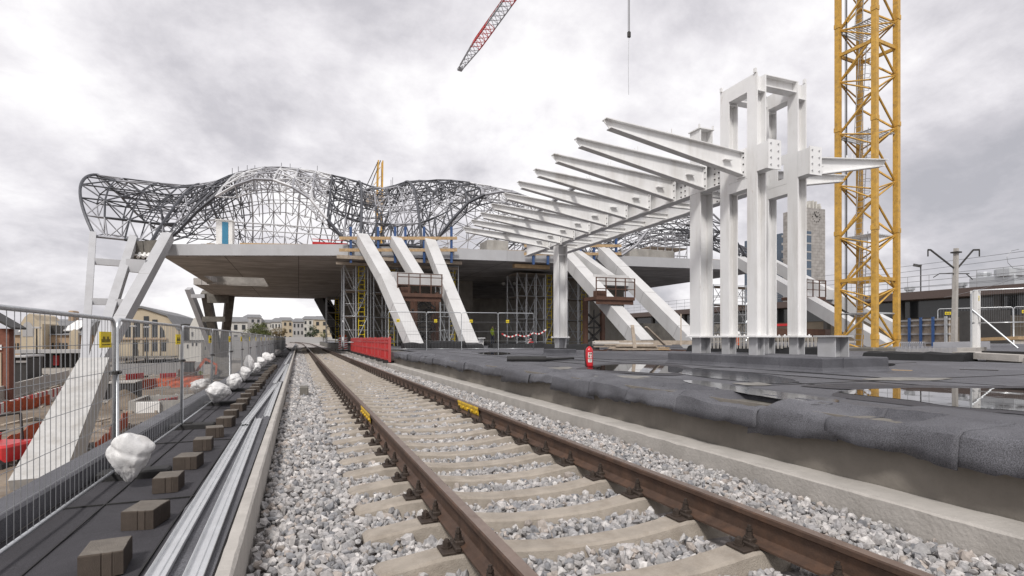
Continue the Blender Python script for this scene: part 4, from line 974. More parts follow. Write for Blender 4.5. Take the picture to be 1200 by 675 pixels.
# ---- lattice roof
ST = [(-13.4, .5, -15.2, 6.6), (-11, .3, -9.6, 6.35), (-9, .15, -6.8, 6.9), (-6.0, 3.2, -4.6, 7.7), (-2.7, 4.8, -2.1, 8.15), (.5, 3.6, 1.2, 8.3), (3.4, .15, 4.4, 8.1), (6.2, .15, 7.2, 7.5), (9, .15, 10, 8.5),
      (12, 3.6, 13.2, 8.5), (15.2, 4.6, 16.5, 7.5), (18.4, 3.4, 20.3, 6.3), (21.3, .15, 23, 5.7), (25, .15, 26, 5.7), (28.3, 3.6, 29.2, 6.6), (31.3, 4.8, 32.2, 6.8), (34.3, 3.2, 35.4, 6.4), (37, .15, 38, 5.4), (39.4, .15, 41, 4.9)]
def cat(p0, p1, p2, p3, u): return .5*((2*p1)+(p2-p0)*u+(2*p0-5*p1+4*p2-p3)*u*u+(3*p1-p0-3*p2+p3)*u**3)
def station(t_):
    i = min(int(t_), len(ST)-2); u = t_-i
    g = lambda k: ST[min(max(k, 0), len(ST)-1)]
    r_ = [cat(g(i-1)[c], g(i)[c], g(i+1)[c], g(i+2)[c], u) for c in range(4)]
    r_[1] = max(.1, r_[1]); return r_
def roof(t_, v):
    xb, A0, xt, Sg = station(t_)
    if v <= 1: w_ = v; yA, yB = yf(xb), 55.0
    else: w_ = max(0, 2-v); yA, yB = 75.0, 55.0
    f1 = math.sin(w_*math.pi/2)
    if v > 1 and t_ < 3.4: k_ = min(1, max(0, (3.4-t_)/1.2)); f1 = f1*(1-k_)+k_*(1-(v-1)*.2)
    f2 = 1-math.cos(w_*math.pi/2)*.999
    end = max(0, 1-t_)                                     # rounded left end
    x = xb+(xt-xb)*(f1 if t_ > 1 else f1*.6+.4*w_); x -= end*.75*math.sin(min(1, w_*1.15)*math.pi)*.9
    z = ZD+A0+(Sg-A0)*f1
    y = yA+(yB-yA)*(w_**1.15 if t_ > .9 else w_**1.3)
    return Vector((x, y, z))
NU, NV = 46, 12
GT = [(len(ST)-1)*i/NU for i in range(NU+1)]; GV = [2*j/NV for j in range(NV+1)]
OUT = [[roof(t_, v) for v in GV] for t_ in GT]
INN = []
for i in range(NU):
    row = []
    for j in range(NV):
        a_, b_, c_, d_ = OUT[i][j], OUT[i+1][j], OUT[i+1][j+1], OUT[i][j+1]
        n_ = (b_-a_).cross(d_-a_); n_ = n_.normalized() if n_.length > 1e-4 else Vector((0, 0, 1))
        if n_.z < 0: n_ = -n_
        row.append((a_+b_+c_+d_)/4-n_*.95)
    INN.append(row)
parts = {k: MB() for k in ('d', 'w', 'w1', 'w2', 'm', 'rib')}
def white(i): t_ = GT[i]; return 2.75 < t_ < 5.1 or 9.0 < t_ < 11.2 or 13.6 < t_ < 15.6
def mem(P_, Q_, r_, key):
    mbx = parts[key if key != 'w' else 'w' if P_.x < 7 else 'w1' if P_.x < 22 else 'w2']; mbx.tube(P_, Q_, r_*(1.2 if key == 'd' else 1.05), 4, cap=False)
for i in range(NU+1):
    for j in range(NV+1):
        k_ = 'w' if white(min(i, NU)) else 'd'
        if k_ == 'd' and random.random() < .3: k_ = 'm'
        if k_ == 'w' and random.random() < .42: k_ = 'm'
        if j < NV:
            heavy = i % 4 == 0
            if not (heavy and not white(i)): mem(OUT[i][j], OUT[i][j+1], .08 if heavy else .055, k_)
        if i < NU: mem(OUT[i][j], OUT[i+1][j], .1 if j in (0,) else .05, k_)
        if i < NU and j < NV:
            if (i+j) % 2: mem(OUT[i][j], OUT[i+1][j+1], .045, k_)
            else: mem(OUT[i+1][j], OUT[i][j+1], .045, k_)
            I_ = INN[i][j]
            for P_ in (OUT[i][j], OUT[i+1][j], OUT[i+1][j+1], OUT[i][j+1]):
                if random.random() < (.75 if GV[j] < 1.15 else .3): mem(I_, P_, .038, k_)
            if j < NV-1 and GV[j] < 1.3: mem(I_, INN[i][j+1], .045, k_)
            if i < NU-1 and GV[j] < 1.3: mem(I_, INN[i+1][j], .045, k_)
parts['d'].build('roof_lattice', M_lat_d, stn); 
for k_, lb in (('w', 'white painted lattice over the big left-hand hall opening'), ('w1', 'white painted lattice over the middle hall opening'), ('w2', 'white painted lattice over the right-hand hall opening')): parts[k_].build('white_roof_lattice', M_lat_w, stn, label=lb)

parts['m'].build('grey_roof_lattice', M_lat_m, stn, label='grey primed members of the roof lattice'); 
for i in range(0, NU+1, 4):
    if not white(min(i, NU)): m = MB(); m.pipe([roof(GT[i], 2*k/40) for k in range(41)], .11, 6); m.build('roof_rib', M_lat_d, stn)
for k in range(24):
    t_ = random.uniform(2, 12); P_ = roof(t_, 1.0); m = MB(); m.tube(P_, P_+Vector((0, 0, random.uniform(.6, 1.2))), .03, 4); m.build('roof_spike', M_lat_m, stn)
# white frames inside the first opening
m = MB()
for py_ in (266, 281):
    pass
for yy in (62, 66):
    for x in np.arange(-8, 6, 2.4): m.tube((x, yy, ZD), (x, yy, ZD+2.6), .05, 5); m.tube((x, yy, ZD+2.6), (x+1.2, yy, ZD), .03, 5); m.tube((x+1.2, yy, ZD), (x+2.4, yy, ZD+2.6), .03, 5)
    for z in (1.3, 2.6, 5.0): m.tube((-9, yy, ZD+z), (7, yy, ZD+z), .07, 5)
m.build('inner_frame', M_lat_w, stn)
#PART4
# ================================================================== SCAFFOLDS, WORK PLATFORMS, BARRIERS
random.seed(21)
def scaffold(pxa, pxb, Y, z1, dy, lbl, n=2, z0=.45, lift=2.0):
    xa, xb = at_Y(pxa, 390, Y).x, at_Y(pxb, 390, Y).x
    t_ = thing('scaffold_tower', lbl, 'scaffold', ((xa+xb)/2, Y, z0), 'scaffold towers under the deck')
    xs = [xa+(xb-xa)*i/n for i in range(n+1)]; ys = [Y, Y+dy]
    m = MB()
    for x in xs:
        for y in ys: m.tube((x, y, z0), (x, y, z1), .05, 5)
    m.build('standards', M_galv, t_)
    m = MB(); z = z0+.3
    while z < z1:
        for y in ys:
            m.tube((xa, y, z), (xb, y, z), .04, 4); m.tube((xa, y, min(z1, z+.95)), (xb, y, min(z1, z+.95)), .025, 4)
        for x in xs: m.tube((x, ys[0], z), (x, ys[1], z), .04, 4)
        for k in range(n):
            a_, b_ = (xs[k], xs[k+1]) if (k+int(z)) % 2 else (xs[k+1], xs[k])
            if z+lift < z1+.3:
                for y in ys: m.tube((a_, y, z), (b_, y, z+lift), .035, 4)
        z += lift
    m.build('bracing', M_galv, t_)
    z = z0+.3
    while z < z1-.5:
        m = MB(); m.box(xa+.05, xb-.05, ys[0]+.05, ys[1]-.05, z+lift-.06, z+lift); m.build('scaffold_deck', M_wood2, t_); z += lift
    m = MB(); xl = xb-.45
    for s in (-.22, .22): m.tube((xl+s, ys[0]+.15, z0), (xl+s, ys[0]+.15, z1), .035, 4)
    z = z0+.2
    while z < z1: m.tube((xl-.22, ys[0]+.15, z), (xl+.22, ys[0]+.15, z), .03, 4); z += .35
    m.build('ladder', M_yel2, t_)
    return t_
scaffold(403, 431, 44, 6.6, 2.0, 'scaffold tower with yellow ladder at the left end of the centre group, by the track', 2)
scaffold(438, 466, 45.5, 6.8, 2.0, 'scaffold tower behind the kinked white leg of the centre group', 2)
scaffold(516, 537, 42.5, 6.8, 1.6, 'scaffold tower behind the right-hand leg of the centre group', 2)
scaffold(606, 650, 44.5, 6.7, 2.4, 'wide scaffold tower between the far canopy column and the concrete core', 4)
scaffold(664, 690, 46.5, 6.8, 2.0, 'scaffold tower seen just right of the far canopy column', 2)
scaffold(836, 898, 48, 6.9, 2.0, 'dense scaffold seen between the canopy tower columns', 5)
scaffold(383, 399, 82, 6.9, 3, 'far scaffold tower under the rear edge of the deck, beside the track', 1)
sh = thing('shoring_tower', 'dark brown cross-braced shoring tower under the centre work platform', 'shoring tower', at_Y(498, 405, 38.5))
xa, xb = at_Y(487, 390, 38.5).x, at_Y(512, 390, 38.5).x; m = MB()
for x in (xa, xb):
    for y in (38.5, 39.8): m.bar((x, y, .45), (x, y, 4.3), .22, .22)
m.build('posts', M_brown, sh); m = MB()
for z in (.6, 1.85, 3.1):
    for y in (38.5, 39.8): m.bar((xa, y, z), (xb, y, z+1.2), .1, .1); m.bar((xb, y, z), (xa, y, z+1.2), .1, .1); m.bar((xa, y, z), (xb, y, z), .1, .1)
    m.bar((xa, 38.5, z), (xa, 39.8, z), .1, .1); m.bar((xb, 38.5, z), (xb, 39.8, z), .1, .1)
m.build('bracing', M_dark, sh)
sh = thing('shoring_tower', 'rust brown shoring posts beneath the sloping legs right of the far column', 'shoring tower', at_Y(695, 405, 38))
xa, xb = at_Y(686, 390, 38).x, at_Y(706, 390, 38).x; m = MB()
for x in (xa, xb): m.bar((x, 38, .45), (x, 38, 4.2), .3, .3)
m.build('posts', M_brown, sh); m = MB()
m.bar(((xa+xb)/2, 38, .6), ((xa+xb)/2, 38, 3.3), .08, .08)
for z in (.6, 1.9): m.bar((xa, 38, z), (xb, 38, z+1.3), .12, .12); m.bar((xb, 38.13, z), (xa, 38.13, z+1.3), .12, .12); m.bar((xa, 38, z), (xb, 38, z), .12, .14)
m.build('bracing', M_dark, sh)
def workdeck(pa, pb, Y, yf_, lbl, dy=1.7):
    A, B = at_Y(pa, yf_, Y), at_Y(pb, yf_, Y); z = A.z
    t_ = thing('work_platform', lbl, 'work platform', (A.x, Y, z), None)
    m = MB(); m.box(A.x, B.x, Y, Y+dy, z-.22, z); m.box(A.x+.05, B.x-.05, Y+.1, Y+.16, z-.5, z-.221); m.build('floor', M_brown, t_)
    m = MB(); k = 4
    for i in range(k+1):
        x = A.x+(B.x-A.x)*i/k; m.bar((x, Y+.03, z), (x, Y+.03, z+1.25), .06, .06)
    for h in (.5, 1.0, 1.22): m.bar((A.x, Y+.03, z+h), (B.x, Y+.03, z+h), .05, .05)
    m.build('railing', M_brown, t_)
    m = MB(); m.cbox(A.x+.2, A.x+.9, Y+.3, Y+.8, z, z+.4, .02); m.build('tool_box', M_brown, t_)
workdeck(466, 518, 34.4, 343, 'rusty work platform with railing hung under the centre leg tie')
workdeck(699, 744, 31.5, 347, 'rusty work platform with railing hung under the right leg tie')
workdeck(938, 968, 30, 347, 'small work platform on the legs behind the canopy tower')
def guard(pxs, Yo, ytop, ybot, rails, lbl, m_=M_blue):
    c_ = at_Y(pxs[0], ybot, Yo(pxs[0])); t_ = thing('edge_guard', lbl, 'edge guard', c_)
    P_ = []
    for p in pxs:
        a_, b_ = at_Y(p, ytop, Yo(p)), at_Y(p, ybot, Yo(p)); P_.append((a_, b_))
        m = MB(); m.bar(b_, a_, .16, .16, (0, 1, 0)); m.build('post', m_, t_)
    for f_ in rails:
        m = MB(); a_ = P_[0][1].lerp(P_[0][0], f_); b_ = P_[-1][1].lerp(P_[-1][0], f_); d_ = (b_-a_).normalized()
        m.bar(a_-d_*.8+Vector((0, -.12, 0)), b_+d_*.4+Vector((0, -.12, 0)), .05, .22); m.build('plank', M_wood, t_)
def yedge(p):
    for X in np.arange(0, 40, .25):
        if proj((X, yf(X), 7.8))[0] >= p: return yf(X)-.25
    return 38
guard([411, 443, 463, 475, 497, 529], yedge, 266, 308, (.35, .68), 'blue posts and timber planks guarding the deck edge above the centre legs')
guard([625, 642, 670, 680, 696, 722], yedge, 275, 310, (.35, .62), 'blue posts and timber planks guarding the deck edge above the right legs')
m = MB(); y_ = 39.5; a_ = at_Y(395, 300, 41); b_ = at_Y(545, 305, 40); m.bar((a_.x, 41.3, 6.85), (b_.x, 41, 6.8), .5, .25); m.bar((a_.x, 42.3, 6.55), (b_.x, 42, 6.5), .2, .2); one(m, 'formwork_beam', M_wood2, 'long timber formwork beam under the deck edge over the centre scaffold', 'formwork beam')
m = MB(); m.bar((at_Y(604, 0, 40.2).x, 40.6, 6.75), (at_Y(645, 0, 40.2).x, 40.6, 6.75), .5, .3); one(m, 'formwork_beam', M_wood, 'short timber formwork beam above the wide scaffold tower', 'formwork beam')
# deck-top items
cab = thing('portable_toilet', 'white and teal portable toilet cabin on the deck edge at the left', 'portable toilet', at_Y(262, 286, 46))
A = at_Y(253, 286, 46); B = at_Y(273, 286, 46); zt = A.z+1.75
m = MB(); m.cbox(A.x, B.x, 46, 47.2, ZD, zt, .05); m.build('body', M_whp, cab)
m = MB(); m.cbox(A.x+.36*(B.x-A.x), A.x+.72*(B.x-A.x), 45.96, 45.998, ZD+.05, zt-.08, .01); m.build('door', M_teal, cab)
m = MB(); m.bar((A.x-.03, 46.6, zt+.05), (B.x+.03, 46.6, zt+.05), 1.25, .1); m.tube((A.x+.2, 47, zt), (A.x+.2, 47, zt+.35), .05, 8); m.build('cabin_roof', M_whp, cab)
m = MB(); A, B = at_Y(366, 284, 43.2), at_Y(407, 284, 43.2); m.bar((A.x, 43.2, ZD+.2), (B.x, 43.2, ZD+.22), .1, .4); m.bar((A.x, 43.2, ZD+.6), (B.x, 43.2, ZD+.6), .05, .05); one(m, 'red_barrier_board', M_red, 'red board lying along the deck edge left of the centre legs', 'barrier board')
m = MB(); A, B = at_Y(283, 284, 45), at_Y(352, 284, 43.5); m.bar((A.x, 44.6, ZD+.12), (B.x, 43.6, ZD+.12), .5, .16); one(m, 'timber_pile', M_wood, 'flat timber boards lying on the deck edge below the white lattice', 'timber')
for (p0, p1, h, lb) in ((571, 596, 1.2, 'concrete upstand block on the deck behind the far canopy ribs'), (738, 790, 1.3, 'grey concrete upstand block on the deck left of the canopy column')):
    A, B = at_Y(p0, 295, 42), at_Y(p1, 295, 42); m = MB(); m.cbox(A.x, B.x, 42, 44, ZD, ZD+h, .04); one(m, 'upstand_block', M_conc, lb, 'concrete block')
A, B = at_Y(762, 290, 45), at_Y(805, 290, 45); t_ = thing('roof_scaffold', 'pale scaffold frames standing on the deck left of the canopy column', 'scaffold', (A.x, 45, ZD))
m = MB()
for i in range(6):
    x = A.x+(B.x-A.x)*i/5
    for y in (45, 47): m.tube((x, y, ZD), (x, y, ZD+3.6), .05, 4)
for z in (.6, 1.4, 2.2, 3.0, 3.5):
    for y in (45, 47): m.tube((A.x, y, ZD+z), (B.x, y, ZD+z), .045, 4)
for i in range(5): m.tube((A.x+(B.x-A.x)*i/5, 45, ZD), (A.x+(B.x-A.x)*(i+1)/5, 45, ZD+2), .035, 4)
m.build('frame', M_lat_m, t_); m = MB(); m.box(A.x, B.x, 45.1, 46.9, ZD+2.1, ZD+2.2); m.build('scaffold_deck', M_wood2, t_)
# mobile crane mast behind the roof
t_ = thing('distant_crane', 'small yellow crane mast rising behind the lattice roof', 'crane', at_Y(443, 300, 92)); A = at_Y(440, 225, 92); B = at_Y(446, 188, 92)
m = MB()
for dx, dy in ((-.5, 0), (.5, 0), (-.5, 1), (.5, 1)): m.bar((A.x+.3+dx, 92+dy, .5), (B.x+dx*.7, 92+dy, B.z), .2, .2)
z = .5
while z < B.z-1.5:
    m.bar((A.x-.2, 92, z), (A.x+.8, 92, z+1.5), .1, .1); z += 1.5
m.build('mast', M_yel, t_); m = MB(); m.tube((B.x-.3, 92, B.z), (A.x-2.2, 92, A.z-1), .07, 5); m.tube((B.x, 92, B.z), (A.x-1.4, 92, A.z-1), .07, 5); m.build('stay_rope', M_dark, t_)
m = MB(); m.cbox(A.x-1.6, A.x+1.4, 91.5, 93.5, A.z-2.2, A.z-.6, .1); m.build('winch', M_wood2, t_)
# red plastic barriers + beacons by the track
rb = thing('plastic_barrier', 'nearest red plastic barrier in the chain beside the track', 'plastic barrier', (0, 0, 0), 'red plastic barriers beside the track')
def barrier_mb(L_=2.6, h=1.12):
    m = MB(); m.box(-.025, .025, 0, L_, .12, .2); m.box(-.025, .025, 0, L_, h-.1, h); m.box(-.025, .025, 0, L_, .55, .63)
    for i in range(9): y = .02+(L_-.12)*i/8; m.box(-.022, .022, y, y+.08, .201, .549); m.box(-.022, .022, y, y+.08, .631, h-.101)
    m.cur = 1; m.box(-.05, .05, -.04, .04, .05, h+.04); m.box(-.04, .04, 1.25, 1.33, .1, h+.02); m.cur = 0; return m
barrier_mb().build('panel', [M_red, mat('pale_red_plastic', (.42, .07, .065), .5)], rb)
m = MB(); m.box(-.25, .25, .3, .42, 0, .11); m.build('barrier_foot', M_black, rb); m = MB(); m.box(-.25, .25, 2.1, 2.22, 0, .11); m.build('barrier_foot', M_black, rb)
m = MB(); m.box(-.027, .027, .1, 2.5, .88, .96); m.build('pale_stripe', M_redp, rb)
rb.location = (3.72, 24.6, -.045)
for k in range(1, 8): copy_thing(rb, (ORD[k]+'nearest' if k < 7 else 'farthest')+' red plastic barrier in the chain beside the track', (3.72+.03*k, 24.6+2.68*k, -.045), R(random.uniform(-1, 1)))
def stripes(m, x0, x1, y, z0, z1, n=5):
    m.cur = 1
    for i in range(n):
        za = z0+(z1-z0)*i/n; h = (z1-z0)/n*.5; m.add([(x0, y, za), (x1, y, za+h*.8), (x1, y, za+h*1.8), (x0, y, za+h)], [(0, 1, 2, 3)])
    m.cur = 0
for lbl, (p_, q_) in (('left-hand red and white beacon board beside the track', (399, 411)), ('right-hand red and white beacon board next to the red barriers', (405, 411.5))):
    P_ = at_z(p_, q_, -.05); t_ = thing('beacon_board', lbl, 'beacon', P_)
    m = MB(); m.cbox(P_.x-.16, P_.x+.16, P_.y-.03, P_.y+.03, .05, 1.15, .01); stripes(m, P_.x-.16, P_.x+.16, P_.y-.034, .1, 1.1); m.build('board', [M_whp, M_red], t_)
    m = MB(); m.cbox(P_.x-.3, P_.x+.3, P_.y-.2, P_.y+.2, -.05, .049, .02); m.build('beacon_foot', M_black, t_)
    m = MB(); m.lathe([(.07, 1.15), (.09, 1.2), (.09, 1.32), (.04, 1.38)], (P_.x, P_.y, 0), 8); m.build('lamp', M_or, t_)
# fence panels across the platform under the station
fq = thing('temporary_fence', 'first mesh fence panel on the platform, by the kinked white leg', 'fence panel', (0, 0, 0), 'temporary fence panels across the platform')
fence_frame(3.5, 2.0).build('frame', M_galv, fq, smooth=True); fence_mesh(3.5, 2.0, .14, (.5, 1.0, 1.5), .004).build('wire_mesh', M_wire, fq)
s_ = sign_mb(.3, .16).move((.012, .9, 1.55)); s_.build('sign', [M_yel2, M_ink], fq)
Yf0 = 27.5; ctr = [(455, 'first mesh fence panel on the platform, by the kinked white leg'), (500, 'second mesh fence panel on the platform, between the two centre legs'), (541, 'third mesh fence panel on the platform, over the right centre leg'), (584, 'fourth mesh fence panel, ending near the wide scaffold')]
for k, (p_, lb) in enumerate(ctr):
    loc = at_Y(p_, 405, Yf0-.25*k); loc.z = .45; nx_ = at_Y((ctr+[(626, '')])[k+1][0], 405, Yf0-.25*(k+1)); ang = math.atan2(-(nx_.x-loc.x), nx_.y-loc.y); sc_y = (Vector((nx_.x, nx_.y))-Vector((loc.x, loc.y))).length/3.55
    o = fq if k == 0 else copy_thing(fq, lb)
    o.location = loc; o.rotation_euler = (0, 0, ang); o.scale = (1, min(1.02, sc_y), .95)
# black felt-covered berms in front of the legs
for p0, p1, Y, h, lb in ((472, 500, 30, .36, 'black felt-covered mound in front of the kinked centre leg'), (503, 544, 30.5, .42, 'long black felt-covered mound between the centre legs'), (545, 564, 29.5, .3, 'short black mound at the foot of the right centre leg'), (575, 640, 33, .28, 'low black mound along the foot of the wide scaffold')):
    A, B = at_Y(p0, 402, Y), at_Y(p1, 402, Y); m = MB(); n_ = 10; v = []
    for i in range(n_+1):
        x = A.x+(B.x-A.x)*i/n_; hh = h*(1+.2*noise.noise((x*2, Y, 0)))
        for dy, z in ((-.5, .44), (-.35, .45+hh*.8), (-.1, .45+hh), (.4, .45+hh), (.6, .44)): v.append((x, Y+dy, z))
    m.add(v, [(i*5+j, (i+1)*5+j, (i+1)*5+j+1, i*5+j+1) for i in range(n_) for j in range(4)]+[(0, 1, 2, 3, 4), tuple(reversed(range(n_*5, n_*5+5)))]); one(m, 'felt_mound', M_tarp, lb, 'felt mound')
# warning tape, pipe roll, extinguisher, timber
pts_ = [at_Y(p, q, 27) for p, q in ((588, 391), (606, 392), (625, 390), (640, 386))]
m = MB()
for i in range(3):
    a_, b_ = pts_[i], pts_[i+1]
    for k in range(8):
        m.cur = k % 2; s0 = a_.lerp(b_, k/8); s1 = a_.lerp(b_, (k+1)/8); dz = lambda u: Vector((0, 0, -.14*math.sin(u*math.pi)))
        m.bar(s0+dz(k/8), s1+dz((k+1)/8), .01, .07)
one(m, 'warning_tape', [M_red, M_whp], 'red and white warning tape strung in front of the wide scaffold', 'warning tape')
A, B = at_z(594, 423.5, .45), at_z(640, 423.5, .45); m = MB(); m.tube(A+Vector((0, 0, .06)), B+Vector((0, 0, .06)), .075, 12); m.tube(B+Vector((-.05, .0, .05)), at_z(672, 421, .45)+Vector((0, 0, .03)), .04, 8, r2=.03); one(m, 'felt_roll', M_black, 'black roll of felt lying on the platform left of the extinguisher', 'felt roll')
P_ = at_z(690.5, 430, .452); fe = thing('fire_extinguisher', 'red fire extinguisher standing on the grey platform', 'fire extinguisher', P_)
x, y, z0 = P_
m = MB(); m.lathe([(.06, 0), (.075, .012), (.078, .04), (.078, .33), (.07, .37), (.045, .40), (.025, .415), (.022, .43)], P_, 18); m.build('cylinder', M_redp, fe, smooth=True)
m = MB(); m.cbox(x-.025, x+.025, y-.025, y+.025, z0+.43, z0+.465, .005); m.bar((x-.02, y, z0+.475), (x+.12, y-.03, z0+.50), .025, .012); m.bar((x-.02, y, z0+.455), (x+.11, y-.03, z0+.455), .025, .012); m.build('valve', M_dark, fe)
m = MB(); m.pipe([(x-.02, y, z0+.45), (x-.08, y-.02, z0+.45), (x-.115, y-.02, z0+.38), (x-.11, y-.02, z0+.2), (x-.095, y-.02, z0+.07)], .012, 6); m.tube((x-.095, y-.02, z0+.09), (x-.09, y-.02, z0+.02), .013, 8, r2=.022); m.build('hose', M_black, fe)
m = MB(); ang0 = math.atan2(-y, -x)
def patch(z_a, z_b, w_, mi, r_=.0788, off=0):
    m.cur = mi; n_ = 6; v = []
    for i in range(n_+1):
        a_ = ang0+off-w_/2+w_*i/n_
        for z in (z_a, z_b): v.append((x+r_*math.cos(a_), y+r_*math.sin(a_), z0+z))
    m.add(v, [(2*i, 2*i+2, 2*i+3, 2*i+1) for i in range(n_)])
patch(.10, .17, 1.1, 0, off=.25); patch(.19, .30, 1.1, 0, off=.25)
for z in (.115, .13, .145, .155): patch(z, z+.006, .85, 1, .0794, .25)
patch(.20, .24, .35, 1, .0794, .0); patch(.20, .24, .3, 2, .0794, .5); patch(.255, .29, .4, 1, .0794, .5); patch(.255, .29, .35, 2, .0794, .05)
m.build('instruction_label', [M_whp, M_ink, M_redp], fe)
m = MB(); m.lathe([(.1, .0), (.1, .012), (.02, .013)], (x+.16, y, z0), 10); one(m, 'felt_scrap', M_black, 'small black scrap beside the fire extinguisher', 'scrap')
A = at_z(745, 411, .45); t_ = thing('timber_stack', 'pallet of weathered timber and rolled sheets before the right-hand sloping legs', 'timber stack', A)
A, B = at_z(697, 411, .45), at_z(796, 411, .45)
for k in range(9):
    m = MB(); u0 = random.uniform(0, .35); u1 = random.uniform(.6, 1); q0 = A.lerp(B, u0); q1 = A.lerp(B, u1); zz_ = .5+.055*(k//2)+.02; dy = random.uniform(-.7, 1.6); m.bar((q0.x, q0.y+dy, zz_), (q1.x, q1.y+dy+random.uniform(-.3, .3), zz_), .18, .05); m.build('board', M_wood2 if k % 3 else M_wood, t_)
m = MB(); m.tube(A.lerp(B, .02)+Vector((0, .4, .34)), A.lerp(B, .35)+Vector((0, .5, .34)), .11, 8); m.tube(A.lerp(B, .3)+Vector((0, .8, .3)), A.lerp(B, .75)+Vector((0, .4, .3)), .09, 8); m.build('sheet_roll', M_conc_l, t_)
m = MB()
for u_ in (.05, .3, .55, .8, .97): q0 = A.lerp(B, u_); m.box(q0.x-.09, q0.x+.09, q0.y-.6, q0.y+1.4, .452, .50)
m.build('bearer', M_brown, t_)
for (p0, q0, p1, q1, lb) in ((744, 408, 741, 381, 'upright plank leaning on the timber before the right leg'), (757, 383, 779, 404, 'diagonal timber prop leaning beside the right leg'), (798, 405, 798, 368, 'thin pale pole standing by the last sloping leg')):
    a_, b_ = at_Y(p0, q0, 20), at_Y(p1, q1, 20.3); m = MB(); m.bar(a_, b_, .14 if p0 < 790 else .05, .05); one(m, 'timber_prop', M_wood2, lb, 'timber prop')
t_ = thing('water_barrel', 'orange barrel with a white lid behind the canopy columns', 'barrel', at_z(860, 407, .45)); P_ = at_z(860, 407, .45)
m = MB(); m.lathe([(.34, 0), (.36, .05), (.35, .3), (.38, .34), (.35, .38), (.36, .7), (.3, .78)], P_, 14); m.build('body', M_or, t_); m = MB(); m.lathe([(.38, .781), (.42, .9), (.38, 1.05), (.2, 1.12)], P_, 14); m.build('lid', M_whp, t_)
P_ = at_z(621, 405.5, .45); t_ = thing('plastic_trestle', 'folded red and white plastic trestle lying near the far canopy column', 'trestle', P_)
m = MB(); m.bar(P_+Vector((-.3, 0, .05)), P_+Vector((.1, 0, .6)), .1, .07); m.bar(P_+Vector((.35, 0, .05)), P_+Vector((-.1, .0, .55)), .1, .07); m.build('trestle_leg', M_whp, t_); m = MB(); m.bar(P_+Vector((-.15, -.08, .3)), P_+Vector((.25, -.08, .32)), .06, .1); m.bar(P_+Vector((-.1, -.08, .5)), P_+Vector((.1, -.08, .5)), .06, .1); m.build('stripe', M_red, t_)

# ================================================================== PEOPLE
def figure(pose):
    J_ = {'pel': (0, 0, .95), 'ch': (0, -.02, 1.28), 'nk': (0, -.02, 1.5), 'hd': (0, -.05, 1.66), 'hl': (.1, 0, .9), 'hr': (-.1, 0, .9), 'kl': (.11, -.02+pose*-.16, .5), 'kr': (-.11, .02+pose*.06, .5), 'fl': (.11, pose*-.18, .07), 'fr': (-.11, pose*.3, .09), 'tl': (.12, pose*-.18-.16, .04), 'tr': (-.12, pose*.3-.15, .04),
          'sl': (.19, 0, 1.42), 'sr': (-.19, 0, 1.42), 'el': (.25, .05+pose*.1, 1.13), 'er': (-.25, .02-pose*.1, 1.13), 'wl': (.25, -.05+pose*.12, .88), 'wr': (-.25, -.12-pose*.14, .88), 'ml': (.25, -.09+pose*.12, .78), 'mr': (-.25, -.17-pose*.14, .79)}
    RD = dict(pel=.14, ch=.155, nk=.055, hd=.1, hl=.1, hr=.1, kl=.065, kr=.065, fl=.045, fr=.045, tl=.04, tr=.04, sl=.065, sr=.065, el=.05, er=.05, wl=.035, wr=.035, ml=.035, mr=.035)
    E_ = [('pel', 'ch'), ('ch', 'nk'), ('nk', 'hd'), ('pel', 'hl'), ('pel', 'hr'), ('hl', 'kl'), ('hr', 'kr'), ('kl', 'fl'), ('kr', 'fr'), ('fl', 'tl'), ('fr', 'tr'), ('ch', 'sl'), ('ch', 'sr'), ('sl', 'el'), ('sr', 'er'), ('el', 'wl'), ('er', 'wr'), ('wl', 'ml'), ('wr', 'mr')]
    ks = list(J_); me = bpy.data.meshes.new('tmp'); me.from_pydata([J_[k] for k in ks], [(ks.index(a), ks.index(b)) for a, b in E_], [])
    o = bpy.data.objects.new('tmp', me); COL.objects.link(o); o.modifiers.new('s', 'SKIN'); o.modifiers.new('ss', 'SUBSURF').levels = 1
    for i, k in enumerate(ks): me.skin_vertices[0].data[i].radius = (RD[k], RD[k]*.8 if k in ('pel', 'ch') else RD[k])
    me.skin_vertices[0].data[0].use_root = True
    dg = bpy.context.evaluated_depsgraph_get(); dg.update(); out = bpy.data.meshes.new_from_object(o.evaluated_get(dg)); bpy.data.objects.remove(o)
    return out
FIG = [figure(1.0), figure(-1.0), figure(.15)]
def person(loc, fig, top, legs, rot, lbl, group=None, helmet=None):
    me = FIG[fig].copy(); me.materials.clear()
    for mm in (legs, top, M_skin, helmet or M_hair): me.materials.append(mm)
    mi = []
    for p in me.polygons:
        c_ = p.center; i = 0 if c_.z < .97 and abs(c_.x) < .2 else 1
        if c_.z > 1.52: i = 3 if (c_.z > 1.70 or c_.y > -.02) else 2
        elif abs(c_.x) > .19 and c_.z < .86: i = 2
        mi.append(i)
    me.polygons.foreach_set('material_index', mi); me.polygons.foreach_set('use_smooth', [True]*len(mi)); me.update()
    o = bpy.data.objects.new('person', me); COL.objects.link(o); o.location = loc; o.rotation_euler = (0, 0, rot)
    return tag(o, lbl, 'person', group)
ppl = [(148, M_cl2, M_cl2), (153, M_cl4, M_cl2), (160, M_cl2, M_cl1), (170, M_cl3, M_cl1), (174, M_cl4, M_cl3), (181, M_cl3, M_cl1), (193, M_cl1, M_cl2), (205, M_cl2, M_cl2), (208, M_hair, M_cl1), (214, M_cl1, M_cl2), (223, M_cl2, M_cl1), (226, M_cl1, M_cl2), (236, M_cl2, M_cl2)]
cn = {M_cl1.name: 'navy', M_cl2.name: 'dark grey', M_cl3.name: 'blue', M_cl4.name: 'pale', M_hair.name: 'black'}
